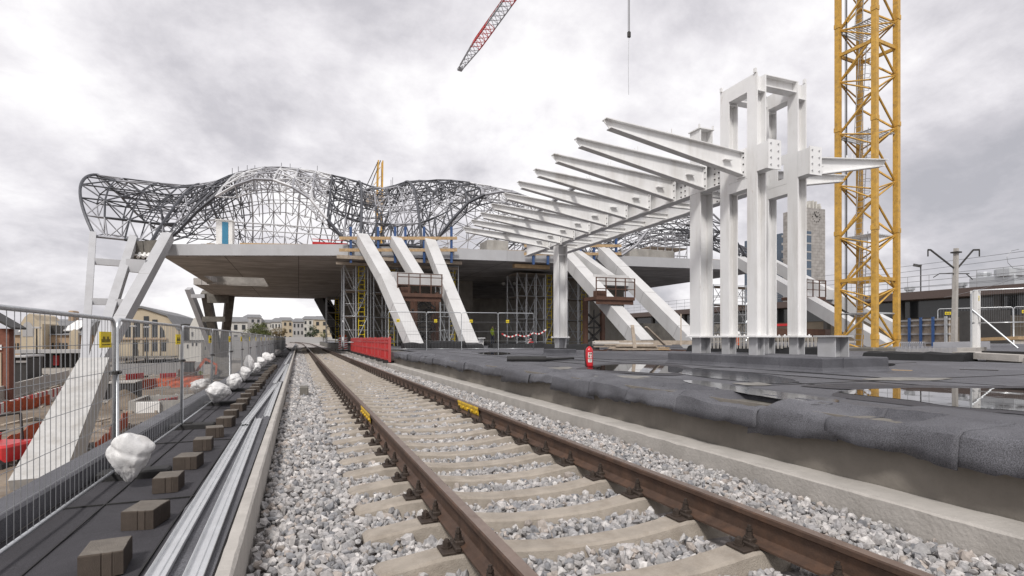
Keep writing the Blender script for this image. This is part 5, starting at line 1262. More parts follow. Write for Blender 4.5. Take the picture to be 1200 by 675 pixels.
for k, (p_, t1, t2) in enumerate(ppl):
    P_ = at_z(p_, 424.5+random.uniform(-.8, 1.2), -5)
    person(P_, k % 3, t1, t2, R(random.choice((80, -80, 100, -100, 20))), ('leftmost' if k == 0 else 'rightmost' if k == 12 else ORD[k]+'from the left')+' of the distant walkers, in a '+cn[t1.name]+' jacket', 'people walking in the far street')
P_ = at_Y(577, 404, 46); P_.z = .45
person(P_, 2, M_hiv, M_cl1, R(40), 'worker in a yellow-green jacket behind the platform fence', None, M_yel2)
P_ = at_z(235, 447, -5); person(P_, 2, M_hiv, M_cl2, R(200), 'worker in a yellow hi-vis vest standing by the excavator in the pit', None, M_whp)
# worker on wide scaffold side (orange, small)
#PART5
# ================================================================== THE PIT on the left
ZG = -4.9
ex = thing('mini_excavator', 'brown mini excavator parked in the pit near the hi-vis worker', 'excavator', at_z(220, 447, ZG)); E0 = at_z(220, 447, ZG)
def loc(m): return m.move(E0)
m = MB()
for s in (-1, 1): m.cbox(-1.2, 1.2, s*.9-.22, s*.9+.22, 0, .6, .12)
loc(m).build('track', M_black, ex)
m = MB(); m.cbox(-1.1, 1.1, -.9, .9, .7, 1.35, .1); m.cbox(-1.1, -.4, -.9, .9, 1.35, 1.75, .1); loc(m).build('body', M_brown, ex)
m = MB(); m.cbox(-.3, .9, -.85, .15, 1.35, 2.7, .08); loc(m).build('cab', M_glass, ex)
m = MB(); m.cbox(-.38, .98, -.92, .22, 2.7, 2.8, .05); loc(m).build('cab_roof', M_brown, ex)
m = MB(); m.bar((.9, .5, 1.2), (2.1, .5, 3.1), .25, .35); m.bar((2.1, .5, 3.1), (3.5, .5, 2.2), .22, .3); m.bar((3.5, .5, 2.3), (3.4, .5, .8), .2, .22); loc(m).build('boom', M_or, ex)
m = MB(); m.cbox(3.1, 3.8, .1, .9, .2, .85, .12); loc(m).build('bucket', M_dark, ex)
# grey site hoarding
t0 = None; A, B = at_z(133, 441, ZG), at_z(240, 437, ZG)
for k in range(12):
    a_, b_ = A.lerp(B, k/12), A.lerp(B, (k+.97)/12); m = MB(); m.bar(a_+Vector((0, 0, 1.0)), b_+Vector((0, 0, 1.0)), .06, 1.9)
    for u_ in (.02, .33, .66, .98): q_ = a_.lerp(b_, u_); m.bar(q_+Vector((0, -.06, .05)), q_+Vector((0, -.06, 1.95)), .06, .05)
    one(m, 'site_hoarding', M_pale2, ('leftmost' if k == 0 else 'rightmost' if k == 11 else ORD[k]+'from the left')+' grey hoarding panel between pit and street', 'hoarding', 'grey hoarding panels at the pit edge')
# precast wall and red-white planks on the left
A, B = at_z(-25, 480, ZG), at_z(80, 446, ZG)
for k in range(9):
    a_, b_ = A.lerp(B, k/9), A.lerp(B, (k+.98)/9); m = MB(); m.bar(a_+Vector((0, 0, .75)), b_+Vector((0, 0, .75)), .25, 1.5); m.bar(a_+Vector((0, 0, .1)), b_+Vector((0, 0, .1)), .8, .2)
    one(m, 'concrete_barrier', M_conc_l, ('nearest' if k == 0 else 'farthest' if k == 8 else ORD[k]+'nearest')+' unit of the grey concrete wall at the left of the pit', 'concrete barrier', 'grey precast wall units in the pit')
A, B = at_z(-20, 497, ZG), at_z(76, 465, ZG)
for k in range(4):
    a_, b_ = A.lerp(B, k/4), A.lerp(B, (k+.96)/4); m = MB()
    for i in range(8):
        m.cur = (i+k) % 2; s0, s1 = a_.lerp(b_, i/8), a_.lerp(b_, (i+1)/8); m.bar(s0+Vector((0, 0, .75)), s1+Vector((0, 0, .75)), .12, .75)
    m.cur = 1; m.bar(a_+Vector((0, 0, .2)), b_+Vector((0, 0, .2)), .4, .3)
    one(m, 'striped_barrier', [M_red, M_whp], ('nearest', 'second nearest', 'third nearest', 'farthest')[k]+' red and white striped barrier in the pit', 'striped barrier', 'red and white barriers in the pit')
def net(pix, h, lbl, m_=M_or):
    m = MB(); v = []; P_ = [at_z(a, b, ZG) for a, b in pix]; n_ = 14
    for i in range(n_*(len(P_)-1)+1):
        k = min(int(i/n_), len(P_)-2); q_ = P_[k].lerp(P_[k+1], i/n_-k); w_ = .25*noise.noise((q_.x*.8, q_.y*.8, 3))
        for j in range(5): v.append((q_.x+w_*j/4*.8, q_.y+.2*noise.noise((q_.x, j, 1)), ZG+.05+h*j/4*(1+.25*noise.noise((q_.x*.7, q_.y*.7, 0)))))
    m.add(v, [(i*5+j, i*5+5+j, i*5+6+j, i*5+1+j) for i in range(n_*(len(P_)-1)) for j in range(4)])
    o = one(m, 'safety_net', m_, lbl, 'safety net'); md = o.modifiers.new('t', 'SOLIDIFY'); md.thickness = .03
net([(5, 489), (60, 476)], 1.0, 'orange safety net below the striped barriers in the pit')
net([(2, 540), (48, 516)], 1.0, 'nearest orange safety net, left of the big concrete foot')
net([(150, 462), (182, 456), (236, 455)], 1.2, 'long orange safety net in the middle of the pit')
net([(188, 452), (240, 449)], 1.0, 'orange safety net behind the white tarpaulin')
net([(112, 545), (150, 500)], 1.0, 'orange net right of the big concrete foot, behind the parapet')
for k, (p0, q0, p1, q1, lb) in enumerate(((152, 457, 182, 453, 'long red plastic barrier behind the dark crate in the pit'), (187, 483, 208, 479, 'red plastic barrier beside the concrete trough'), (148, 447, 168, 445, 'far red plastic barrier left of the excavator'), (188, 446, 206, 445, 'far red plastic barrier nearer the excavator'))):
    a_, b_ = at_z(p0, q0, ZG), at_z(p1, q1, ZG); m = MB(); m.bar(a_+Vector((0, 0, .55)), b_+Vector((0, 0, .55)), .08, .9)
    for u_ in np.linspace(0, 1, 7): q_ = a_.lerp(b_, u_); m.bar(q_+Vector((0, -.05, 0)), q_+Vector((0, -.05, 1.05)), .1, .06)
    one(m, 'plastic_barrier', M_red, lb, 'plastic barrier', 'red plastic barriers in the pit')
P_ = at_z(140, 478, ZG); t_ = thing('site_crate', 'dark steel crate with pale top standing in the pit', 'crate', P_); m = MB(); m.cbox(P_.x-1.1, P_.x+1.1, P_.y, P_.y+2.4, ZG, ZG+2.1, .05)
for i in range(6): x = P_.x-1.0+i*.4; m.box(x-.05, x+.05, P_.y-.06, P_.y-.001, ZG+.1, ZG+2.0)
m.build('body', M_dark, t_); m = MB(); m.box(P_.x-1.2, P_.x+1.2, P_.y-.1, P_.y+2.5, ZG+2.101, ZG+2.2); m.build('lid', M_conc_l, t_); m = MB(); m.box(P_.x-1.15, P_.x+1.15, P_.y-.12, P_.y-.062, ZG+.5, ZG+.75); m.build('side_board', M_conc_l, t_)
P_ = at_z(178, 484, ZG); t_ = thing('concrete_trough', 'open concrete trough cast in the middle of the pit', 'trough', P_); m = MB(); x, y = P_.x-1.6, P_.y
m.box(x, x+.4, y, y+5, ZG, ZG+1.0); m.box(x+3.4, x+3.8, y, y+5, ZG, ZG+1.0); m.box(x+.401, x+3.399, y+4.6, y+5, ZG, ZG+.95); m.box(x+.401, x+3.399, y, y+.3, ZG, ZG+.95); m.build('walls', M_conc, t_)
m = MB(); m.cbox(x+.6, x+2.2, y-.3, y-.02, ZG+.05, ZG+.9, .03); m.build('pale_panel', M_whp, t_)
P_ = at_z(237, 462, ZG); o = sack_mb(44, 2.2, 1.7).build('tarpaulin_heap', M_bag, smooth=True); o.location = P_; tag(o, 'white tarpaulin heap at the edge of the pit by the parapet', 'tarpaulin')
for k, (p_, q_, w_, h_, lb) in enumerate(((146, 478, 1.6, 1.7, 'brown earth mound behind the fence post'), (60, 505, 3.0, .8, 'flat earth heap beside the big concrete foot'), (20, 560, 2.0, .6, 'nearest earth heap below the parapet'))):
    P_ = at_z(p_, q_, ZG); m = MB(); v = []
    for j in range(9):
        for i in range(20):
            a_ = 2*math.pi*i/20; r_ = w_*(1-j/8.0)*(1+.2*noise.noise((math.cos(a_)*2, math.sin(a_)*2, k+j*.2))); v.append((P_.x+r_*math.cos(a_), P_.y+r_*math.sin(a_), ZG-.1+h_*(1-(1-j/8)**1.6)+.06*noise.noise((i, j, k))))
    m.add(v, [(j*20+i, j*20+(i+1) % 20, (j+1)*20+(i+1) % 20, (j+1)*20+i) for j in range(8) for i in range(20)]); one(m, 'earth_mound', M_dirt, lb, 'earth mound', smooth=True)
mb = MB()
for k in range(260):
    P_ = at_z(random.uniform(-10, 245), 440+random.random()**2*110, ZG); a_ = random.uniform(0, 3.14); L_ = random.uniform(.3, 2.6); mb.cur = random.choice((0, 0, 1, 2))
    q_ = P_+Vector((math.cos(a_)*L_, math.sin(a_)*L_, random.uniform(-.05, .25))); mb.bar(P_+Vector((0, 0, .1)), q_+Vector((0, 0, .1)), random.uniform(.08, .35), random.uniform(.05, .3))
struct(mb, 'site_debris', [M_wood2, M_conc, M_dark], 'stuff')
for k in range(14):
    P_ = at_z(random.uniform(140, 240), random.uniform(445, 468), ZG); m = MB(); m.tube(P_, P_+Vector((0, 0, 1.3)), .035, 5); one(m, 'net_stake', M_galv, 'thin steel stake holding the orange nets in the pit', 'stake', 'steel stakes among the orange nets')
# vehicles
def car_parts(t_, Ln, Wd, Ht, bonnet, body_m, van=False):
    m = MB(); pr = [(0, .35), (0, .8), (bonnet*.9, 1.0), (bonnet*1.35, Ht), (Ln*.8 if not van else Ln*.98, Ht), (Ln, 1.0 if not van else Ht*.7), (Ln, .35)]
    m.prism([(-Wd/2, y, z) for y, z in pr], (Wd, 0, 0)); m.build('body', body_m, t_)
    m = MB()
    for s in (-1, 1): m.prism([(s*(Wd/2+.004), bonnet*1.05, 1.02), (s*(Wd/2+.004), bonnet*1.4, Ht-.1), (s*(Wd/2+.004), Ln*(.78 if not van else .5), Ht-.1), (s*(Wd/2+.004), Ln*(.85 if not van else .5), 1.02)], (s*.01, 0, 0))
    m.bar((0, bonnet*.97, 1.05), (0, bonnet*1.33, Ht-.08), Wd*.85, .02, (0, -1, .3)); m.build('window', M_glass, t_)
    for s in (-1, 1):
        for y in (Ln*.18, Ln*.8): m = MB(); m.tube((s*Wd/2-s*.2, y, .33), (s*Wd/2+s*.02, y, .33), .33, 14); m.build('wheel', M_black, t_)
    for s in (-1, 1): m = MB(); m.cbox(s*Wd*.36-.15, s*Wd*.36+.15, -.02, .03, .62, .76, .02); m.build('headlight', M_whp, t_)
for lbl, (p_, q_), mm, rz, van in (('dark estate car parked beyond the concrete wall at the far left', (22, 449), M_car, 100, False), ('white van parked beyond the concrete wall beside the dark car', (46, 447), M_whp, 80, True)):
    t_ = thing('parked_car' if not van else 'parked_van', lbl, 'car' if not van else 'van', (0, 0, 0)); car_parts(t_, 4.5, 1.8, 1.45 if not van else 2.1, 1.1, mm, van); t_.location = at_z(p_, q_, ZG); t_.rotation_euler = (0, 0, R(rz))
t_ = thing('site_dumper', 'red site dumper cut off by the left picture edge', 'dumper', (0, 0, 0)); m = MB(); m.cbox(-.9, .9, -1.2, .6, .7, 1.4, .1); m.prism([(-.8, .5, .9), (-.8, 1.9, 1.2), (-.8, 2.0, 1.9), (-.8, .4, 1.7)], (1.6, 0, 0)); m.build('body', M_red, t_)
for s in (-1, 1):
    for y in (-.8, 1.1): m = MB(); m.tube((s*.7, y, .45), (s*1.05, y, .45), .45, 14); m.build('wheel', M_black, t_)
m = MB()
for s in (-1, 1): m.bar((s*.7, -.6, 1.4), (s*.7, -.5, 2.6), .08, .08)
m.bar((-.7, -.5, 2.6), (.7, -.5, 2.6), .08, .08); m.build('roll_bar', M_dark, t_); t_.location = at_z(-6, 556, ZG); t_.rotation_euler = (0, 0, R(70))
# lamp posts in the street
for p_, q0, q1, lb in ((156, 436, 383, 'dark street lamp post standing behind the hoarding'), (172, 436, 384, 'slimmer street lamp post right of the dark one'), (43, 446, 385, 'street lamp before the arched market entrance')):
    a_ = at_z(p_, q0, ZG); b_ = at_Y(p_, q1, a_.y); t_ = thing('street_lamp', lb, 'street lamp', a_); m = MB(); m.tube(a_, b_, .16, 8, r2=.08); m.build('pole', M_dark, t_)
    m = MB(); m.cbox(b_.x-.5, b_.x+.5, b_.y-.25, b_.y+.25, b_.z, b_.z+.25, .08); m.build('lamp', M_pale2, t_)

# ================================================================== BUILDINGS on the left
def wins(t_, rows, m_, depth, nm='window'):
    for (x0, x1, y, z0, z1) in rows:
        w_ = MB(); w_.box(x0, x1, y-.12, y-.02, z0, z1); f_ = w_.build(nm, m_, t_)
Yb = 150
def X(p, Y=Yb): return at_Y(p, 400, Y).x
def Z(q, p, Y=Yb): return at_Y(p, q, Y).z
# market pavilion with the big arched gable
t_ = thing('market_pavilion', 'large beige market pavilion with tall arched gable windows', 'building', (X(165), Yb, -5))
gp = [(118, 419), (118, 390), (128, 377), (140, 364), (166, 361.5), (176, 364.5), (196, 371), (203, 381), (209, 388), (209, 419)]
m = MB(); m.prism([(X(p), Yb, Z(q, p)) for p, q in gp], (0, 40, 0)); m.build('wall', M_beige, t_)
m = MB(); m.prism([(X(p), Yb-.4, Z(q, p)+.1) for p, q in gp[2:9]]+[(X(p), Yb-.4, Z(q, p)+.6) for p, q in reversed(gp[2:9])], (0, 41, 0)); m.build('roof', M_roof, t_)
m = MB(); m.box(X(117), X(196), Yb-.5, Yb-.02, Z(398, 150), Z(396.5, 150)); m.build('cornice', M_beige2, t_)
wins(t_, [(X(157.5), X(164), Yb, Z(395, 160), Z(377, 160)), (X(168.5), X(174.5), Yb, Z(395, 170), Z(370.5, 170)), (X(178.5), X(184.5), Yb, Z(395, 180), Z(374.5, 180)), (X(147), X(153), Yb, Z(395, 150), Z(380, 150))], M_glass, .1)
m = MB(); m.prism([(X(188), Yb-.12, Z(395, 190)), (X(193.5), Yb-.12, Z(395, 190)), (X(192), Yb-.12, Z(387, 190)), (X(188), Yb-.12, Z(381.5, 190))], (0, .1, 0)); m.build('window', M_glass, t_)
wins(t_, [(X(a), X(b), Yb, Z(411.5, 170), Z(401, 170)) for a, b in ((154, 161), (169, 175), (179, 185), (189, 194.5))], M_glass, .1)
wins(t_, [(X(155), X(161.5), Yb-.15, Z(418.5, 158), Z(409, 158))], M_dark, .1, 'door')
for p_ in (155.7, 166.2, 176.5, 186.3): m = MB(); m.box(X(p_-1.3), X(p_+1.3), Yb-.35, Yb-.02, Z(418.5, p_), Z(378 if p_ < 180 else 384, p_)); m.build('pilaster', M_beige, t_)
m = MB(); m.box(X(118), X(209), Yb-8, Yb-1, Z(418.5, 160), Z(417, 160)); m.build('plinth', M_conc_d, t_)
# long market hall further left
Yc = 165
t_ = thing('market_hall', 'long tan brick market hall with arched entrance and striped skylights', 'building', (X(60, Yc), Yc, -5))
x_ = lambda p: X(p, Yc); z_ = lambda q, p: Z(q, p, Yc)
m = MB(); m.box(x_(9), x_(98), Yc, Yc+35, -5, z_(392.5, 50)); m.build('wall', M_beige2, t_)
m = MB(); m.prism([(x_(9), Yc-.5, z_(392.6, 50)), (x_(9), Yc+8, z_(375, 50)), (x_(9), Yc+20, z_(371, 50)), (x_(9), Yc+35, z_(392, 50))], (x_(100)-x_(9), 0, 0)); m.build('roof', M_roof, t_)
m = MB()
for i in range(5):
    m = MB(); p_ = 73+i*3.4; a_, b_ = Vector((x_(p_), Yc+.4, z_(390, p_)+.5)), Vector((x_(p_+6.5), Yc+7.4, z_(378.5, p_)+.8)); m.bar(a_, b_, .8, .25); m.build('skylight', M_whp, t_)
for i in range(3): m = MB(); p_ = 22+i*2.6; m.bar(Vector((x_(p_), Yc+.4, z_(391, p_)+.5)), Vector((x_(p_+5), Yc+6, z_(383, p_)+.8)), .6, .25); m.build('skylight', M_whp, t_)
ar = [(33, 419), (33, 380), (38, 372), (43, 368), (47, 370), (52, 376), (58, 380), (58, 419)]
m = MB(); m.prism([(x_(p), Yc-4, z_(q, p)) for p, q in ar], (0, 14, 0)); m.build('entrance_gable', M_beige, t_)
m = MB(); pts_ = [(x_(35.5), Yc-4.1, z_(394.5, 40)), (x_(47.5), Yc-4.1, z_(394.5, 40))]
for i in range(9): a_ = math.pi*i/8; pts_.append((x_(41.5)+(x_(47.5)-x_(35.5))/2*math.cos(a_), Yc-4.1, z_(386, 40)+(z_(377.5, 40)-z_(386, 40))*math.sin(a_)))
m.prism(pts_, (0, .08, 0)); m.build('window', M_pale2, t_)
wins(t_, [(x_(a), x_(a+2.1), Yc, z_(409, 50), z_(402, 50)) for a in (12, 16, 20, 24, 28, 61, 65, 69, 73, 77, 86, 90)], M_glass, .1)
m = MB(); m.prism([(x_(83), Yc-1, -5), (x_(83), Yc-1, z_(390, 85)), (x_(88), Yc-1, z_(386, 88)), (x_(93), Yc-1, z_(390, 92)), (x_(93), Yc-1, -5)], (0, 4, 0)); m.build('side_gable', M_beige, t_)
m = MB(); m.cbox(x_(61), x_(68), Yc+10, Yc+14, z_(376, 62), z_(361.5, 62), .2); m.build('chimney', M_beige2, t_)
m = MB(); m.box(x_(59), x_(73), Yc+.2, Yc+3, z_(391.5, 65), z_(381.5, 65)); m.build('dark_dormer', M_dark, t_)
# covered stalls below the hall
t_ = thing('market_canopy', 'low grey canopy over dark stalls in front of the market hall', 'canopy', (X(60, 140), 140, -5)); m = MB(); m.box(X(10, 140), X(96, 140), 140, 146, Z(414, 50, 140), Z(410, 50, 140)); m.build('roof', M_pale2, t_)
for i in range(8): m = MB(); xx = X(12+i*11.5, 140); m.box(xx, xx+.4, 140.2, 140.6, -5, Z(414.2, 50, 140)); m.build('post', M_dark, t_)
m = MB(); m.box(X(16, 140), X(94, 140), 143, 146, -5, Z(414.2, 50, 140)); m.build('stalls', M_dark, t_); m = MB(); m.box(X(56, 140), X(64, 140), 142, 142.8, -4.5, Z(417, 50, 140)); m.build('red_goods', M_red, t_)
Yk = 80
t_ = thing('kiosk', 'small dark kiosk with pale roof in front of the brick building', 'kiosk', (X(22, Yk), Yk, -5)); m = MB(); m.cbox(X(13, Yk), X(32, Yk), Yk, Yk+4, -5, Z(419, 20, Yk), .1); m.build('body', M_dark, t_); m = MB(); m.cbox(X(11, Yk), X(34, Yk), Yk-.6, Yk+4.4, Z(418.9, 20, Yk), Z(416.5, 20, Yk), .1); m.build('roof', M_pale2, t_); m = MB(); m.box(X(19, Yk), X(31, Yk), Yk-.08, Yk-.01, Z(425, 25, Yk), Z(422.5, 25, Yk)); m.build('sign_board', M_whp, t_)
Yk = 66
t_ = thing('brick_building', 'red brick building with dark eaves at the far left edge', 'building', (X(0, Yk), Yk, -5)); m = MB(); m.box(X(-60, Yk), X(10.5, Yk), Yk, Yk+1.2, -5, Z(385, 5, Yk)); m.build('wall', M_brick, t_)
m = MB(); m.prism([(X(-60, Yk), Yk-1, Z(370, 5, Yk)+2), (X(20, Yk), Yk-1, Z(386, 5, Yk)), (X(20, Yk), Yk-1, Z(385, 5, Yk)+.1), (X(-60, Yk), Yk-1, Z(368, 5, Yk)+2.3)], (0, 3, 0)); m.build('roof', M_dark, t_)
wins(t_, [(X(-6, Yk), X(2.5, Yk), Yk, Z(410, 0, Yk), Z(404, 0, Yk))], M_whp, .1)
m = MB(); m.box(X(-30, Yk), X(2, Yk), Yk-.1, Yk-.01, -5, Z(413, 0, Yk)); m.build('plaster_base', M_beige, t_)
# white gabled house behind the far V-shaped support
Yw = 150
t_ = thing('white_house', 'white gabled house behind the far V-shaped support', 'building', (X(240, Yw), Yw, -5))
m = MB(); m.prism([(X(p, Yw), Yw, Z(q, p, Yw)) for p, q in ((222, 419), (222, 383), (227, 373), (231, 371.5), (236, 378), (238, 383), (262, 386), (262, 419))], (0, 18, 0)); m.build('wall', M_pale, t_)
m = MB(); m.box(X(213, Yw), X(238, Yw), Yw-3, Yw-.02, -5, Z(399.5, 225, Yw)); m.build('porch', M_pale, t_)
m = MB(); m.box(X(212, Yw), X(239, Yw), Yw-3.4, Yw-.02, Z(399.4, 225, Yw), Z(398.6, 225, Yw)); m.build('porch_roof', M_dark, t_)
wins(t_, [(X(a, Yw), X(a+1.6, Yw), Yw-(3 if b > 400 else 0), Z(b, 225, Yw), Z(b-c, 225, Yw)) for a, b, c in ((224.5, 394, 5), (222, 408, 4.5), (227.5, 405, 3.5), (232, 405, 3.5), (242, 400, 4), (248, 400, 4), (254, 400, 4), (242, 410, 4), (248, 410, 4))], M_glass, .1)
m = MB(); m.prism([(X(p, Yw), Yw+6, Z(q, p, Yw)) for p, q in ((204, 419), (204, 380), (211, 378.5), (224, 380), (224, 419))], (0, 10, 0)); one(m, 'dark_annex', M_dark, 'dark roofed annex between the market pavilion and the white house', 'building')
# distant town
town = [(262, 290, 377, 205, M_pale, 'pale apartment block with window bands left of the yellow-green tree'), (286, 306, 372, 320, M_pale2, 'grey block rising behind the yellow-green tree'), (300, 322, 378, 330, M_pale, 'low pale block behind the orange bushes'), (318, 329, 377, 250, M_pale, 'pale house right of the orange bushes'), (325, 343, 375.5, 300, M_beige, 'cream palace-like block above the end of the track'), (343, 356, 377, 280, M_pale2, 'grey apartment block above the vanishing rails'), (355, 372, 374, 310, M_pale, 'white block behind the dark round tree'), (368, 392, 374.5, 260, M_beige, 'beige block beside the far scaffold tower')]
for p0, p1, q0, Y, mm, lb in town:
    x0, x1 = X(p0, Y), X(p1, Y); zt = Z(q0, (p0+p1)/2, Y); t_ = thing('town_block', lb, 'building', ((x0+x1)/2, Y, -5)); m = MB(); m.box(x0, x1, Y, Y+20, -5, zt); m.build('wall', mm, t_)
    m = MB(); m.prism([(x0-.5, Y-.5, zt), (x1+.5, Y-.5, zt), (x1-1, Y+8, zt+1.5), (x0+1, Y+8, zt+1.5)], (0, .4, .4)); m.build('roof', M_roof, t_)
    n_ = max(3, int((x1-x0)/3.2)); z = zt-2.6
    while z > -3:
        for i in range(n_): w_ = MB(); xx = x0+(x1-x0)*(i+.3)/n_; w_.box(xx, xx+(x1-x0)/n_*.42, Y-.15, Y-.02, z, z+1.6); w_.build('window', M_glass, t_) if z > 0 or i % 2 else None
        z -= 3.4
m = MB(); m.box(X(240, 190), X(400, 190), 190, 190.3, -5, 1.6); one(m, 'boundary_wall', M_pale2, 'long pale wall crossing behind the end of the track', 'wall')
# trees
def tree(p_, q0, q1, wpx, Y, mm, lb, n_=900, base=-5):
    top = at_Y(p_, q1, Y); bt = at_Y(p_, q0, Y); rad = (X(p_+wpx/2, Y)-X(p_-wpx/2, Y))/2
    t_ = thing('tree', lb, 'tree', (top.x, Y, base)); m = MB(); zc = (top.z+bt.z)/2; m.tube((top.x, Y, base), (top.x, Y, zc), rad*.07, 7, r2=rad*.04)
    for k in range(6): a_ = k*1.05; m.tube((top.x, Y, zc-rad*.4), (top.x+rad*.6*math.cos(a_), Y+rad*.6*math.sin(a_), zc+rad*.25*math.sin(k*2)), rad*.03, 5, r2=rad*.012)
    m.build('trunk', M_bark, t_)
    m = MB(); hz = (top.z-bt.z)/2; cl_ = []
    for k in range(44):
        d_ = Vector((random.gauss(0, 1), random.gauss(0, 1), random.gauss(0, 1))).normalized()*random.uniform(.35, .85); cl_.append((Vector((top.x+d_.x*rad, Y+d_.y*rad, zc+d_.z*hz)), random.uniform(.16, .32)))
    for k in range(int(n_*1.9)):
        c_, r_ = random.choice(cl_); d_ = Vector((random.gauss(0, 1), random.gauss(0, 1), random.gauss(0, 1)*.8))*r_*.55
        P_ = c_+Vector((d_.x*rad, d_.y*rad, d_.z*hz)); s = rad*random.uniform(.028, .055); a_ = Vector((random.gauss(0, 1), random.gauss(0, 1), random.gauss(0, 1))).normalized(); b_ = a_.orthogonal().normalized(); e_ = a_.cross(b_)
        m.add([P_+b_*s, P_+e_*s*.7, P_-b_*s, P_-e_*s*.7], [(0, 1, 2, 3)])
    m.build('crown', mm, t_); return t_
tree(304, 400, 375, 32, 165, M_leaf1, 'yellow-green tree rising behind the far fence', 1500)
tree(291, 402, 383, 18, 175, M_leaf1, 'smaller yellow-green tree left of the tall one', 800)
tree(327, 397, 383, 22, 160, M_leaf3, 'orange autumn bushes right of the yellow-green tree', 900)
tree(366, 398, 380.5, 19, 210, M_leaf2, 'dark round tree standing beyond the end of the rails', 1300)
tree(379, 398, 388, 13, 190, M_leaf1, 'low olive bush between the dark tree and the far scaffold', 600)
tree(271, 418, 401, 12, 120, M_leaf2, 'small dark bush beside the far V-shaped support', 500)
m = MB(); a_, b_ = (-6.5, 84, 0), (-4.6, 150, 0)
m.bar((-4.4, 70, -1.6), (-4.4, 135, -1.6), .3, 4.6); one(m, 'dark_screen', M_dark, 'dark screen wall beside the walkway far along the fence', 'screen wall')

# ================================================================== RIGHT-HAND BACKGROUND
hall = thing('old_station_hall', 'long old station hall with brown roof edge on the right', 'station hall', (140, 90, .45))
m = MB(); m.box(140, 182, 28, 350, 10.64, 12.5); m.build('roof_edge', M_brn, hall)
m = MB(); m.box(145, 178, 32, 346, .45, 10.62); m.build('wall', mat('hall_wall', (.22, .185, .14), .8, var=.15, vscale=.5), hall)
for y in range(32, 346, 21): m = MB(); m.box(141.4, 142.8, y, y+1.2, .45, 10.62); m.build('hall_column', M_dark, hall)
m = MB(); m.box(144.6, 144.98, 32, 346, 6.2, 10.5); m.build('glazing', M_glass, hall)
m = MB()
for z in (13.7, 15.0, 16.3): m.tube((140.7, 28, z), (140.7, 350, z), .06, 4)
for y in range(28, 350, 5): m.tube((140.7, y, 12.5), (140.7, y, 16.3), .06, 4)
m.build('roof_railing', M_wire, hall)
def vent(p_, q0, q1, r0, lb, box=False):
    A = at_X(p_, q0, 147); B_ = at_X(p_, q1, 147); h_ = B_.z-12.51; r0 *= 2.33; t_ = thing('roof_vent', lb, 'roof vent', (147, A.y, 12.51)); m = MB()
    if box: m.cbox(145, 149, A.y-4.4, A.y+4.4, 12.51, B_.z, .1); m.build('casing', M_galv, t_)
    else:
        m.lathe([(r0*.7, 0), (r0*.7, h_*.5)], (147, A.y, 12.51), 14); m.build('duct', M_galv, t_); m = MB(); m.lathe([(r0*.75, h_*.5), (r0, h_*.55), (r0, h_*.93), (r0*.85, h_)], (147, A.y, 12.51), 14); m.build('cowl', M_galv, t_)
vent(1183, 334, 314, 1.15, 'large round metal roof vent at the right edge')
vent(1153, 336, 319, .6, 'slim round metal roof vent left of the square casing')
vent(1168, 335, 324, 1, 'square metal vent casing between the two round vents', True)
vent(1066, 343, 336, .5, 'small roof vent just right of the yellow mast')
vent(1126, 339, 331, .55, 'small roof vent beside the catenary mast')
A = at_X(1079, 342, 145); t_ = thing('roof_floodlight', 'small floodlight pole on the brown roof right of the yellow mast', 'floodlight', (145, A.y, 12.5)); m = MB(); m.tube((145, A.y, 12.5), (145, A.y, 19), .16, 6); m.build('pole', M_dark, t_); m = MB(); m.bar((145, A.y-.2, 19.1), (144, A.y+1.2, 19.6), .8, .6); m.build('lamp', M_dark, t_)
# catenary mast and wires
P_ = at_d(1118, 397, 41); P_.z = .45; t_ = thing('catenary_mast', 'grey concrete catenary mast with two raised arms on the right', 'catenary mast', P_); b_ = at_d(1120.5, 291, 41)
m = MB(); m.bar(P_, b_, .3, .3, (0, 1, 0), .24, .24); m.build('mast', M_conc_l, t_)
rt = Vector((C, -S, 0))
m = MB(); zj = at_d(1120, 314, 41).z; pj = P_.lerp(b_, .78); pj.z = zj
for s, e1, e2 in ((-1, -1.85, -2.05), (1, 1.3, 1.75)):
    m.bar(pj+rt*s*.15, pj+rt*e1+Vector((0, 0, 1.33)), .08, .1); m.bar(pj+rt*e1+Vector((0, 0, 1.33)), pj+rt*e2+Vector((0, 0, 1.34)), .1, .12)
    m.tube(pj+rt*e2+Vector((0, 0, 1.32)), pj+rt*e2+Vector((0, 0, .85)), .05, 6)
m.bar(pj+rt*-1.2+Vector((0, 0, -.42)), pj+rt*1.0+Vector((0, 0, -.42)), .06, .06); m.bar(pj+rt*-1.2+Vector((0, 0, -.42)), pj+rt*-1.65+Vector((0, 0, -.7)), .05, .05); m.bar(pj+rt*.8+Vector((0, 0, -.45)), pj+rt*1.25+Vector((0, 0, -.85)), .05, .05); m.build('bracket', M_dark, t_)
m = MB(); m.bar(b_-Vector((0, 0, .35)), b_-Vector((0, 0, .25)), .5, .5); m.build('collar', M_dark, t_)
for k, (pa, qa, pb, qb, lb) in enumerate(((955, 322, 1200, 289, 'topmost overhead wire passing the catenary mast'), (940, 330, 1200, 296, 'second overhead wire from the top at the mast'), (940, 343, 1200, 322, 'lower overhead wire beside the mast bracket'), (1130, 341, 1200, 318, 'lowest overhead wire rising over the brown roof'))):
    a_, b2_ = at_d(pa, qa, 60), at_d(pb, qb, 40); dd = b2_-a_; m = MB(); pt = [a_-dd*.6+(dd*2.6)*u_+Vector((0, 0, -.35*math.sin(u_*math.pi))) for u_ in np.linspace(0, 1, 13)]; m.pipe(pt, .018, 4); one(m, 'overhead_wire', M_wire, lb, 'overhead wire')
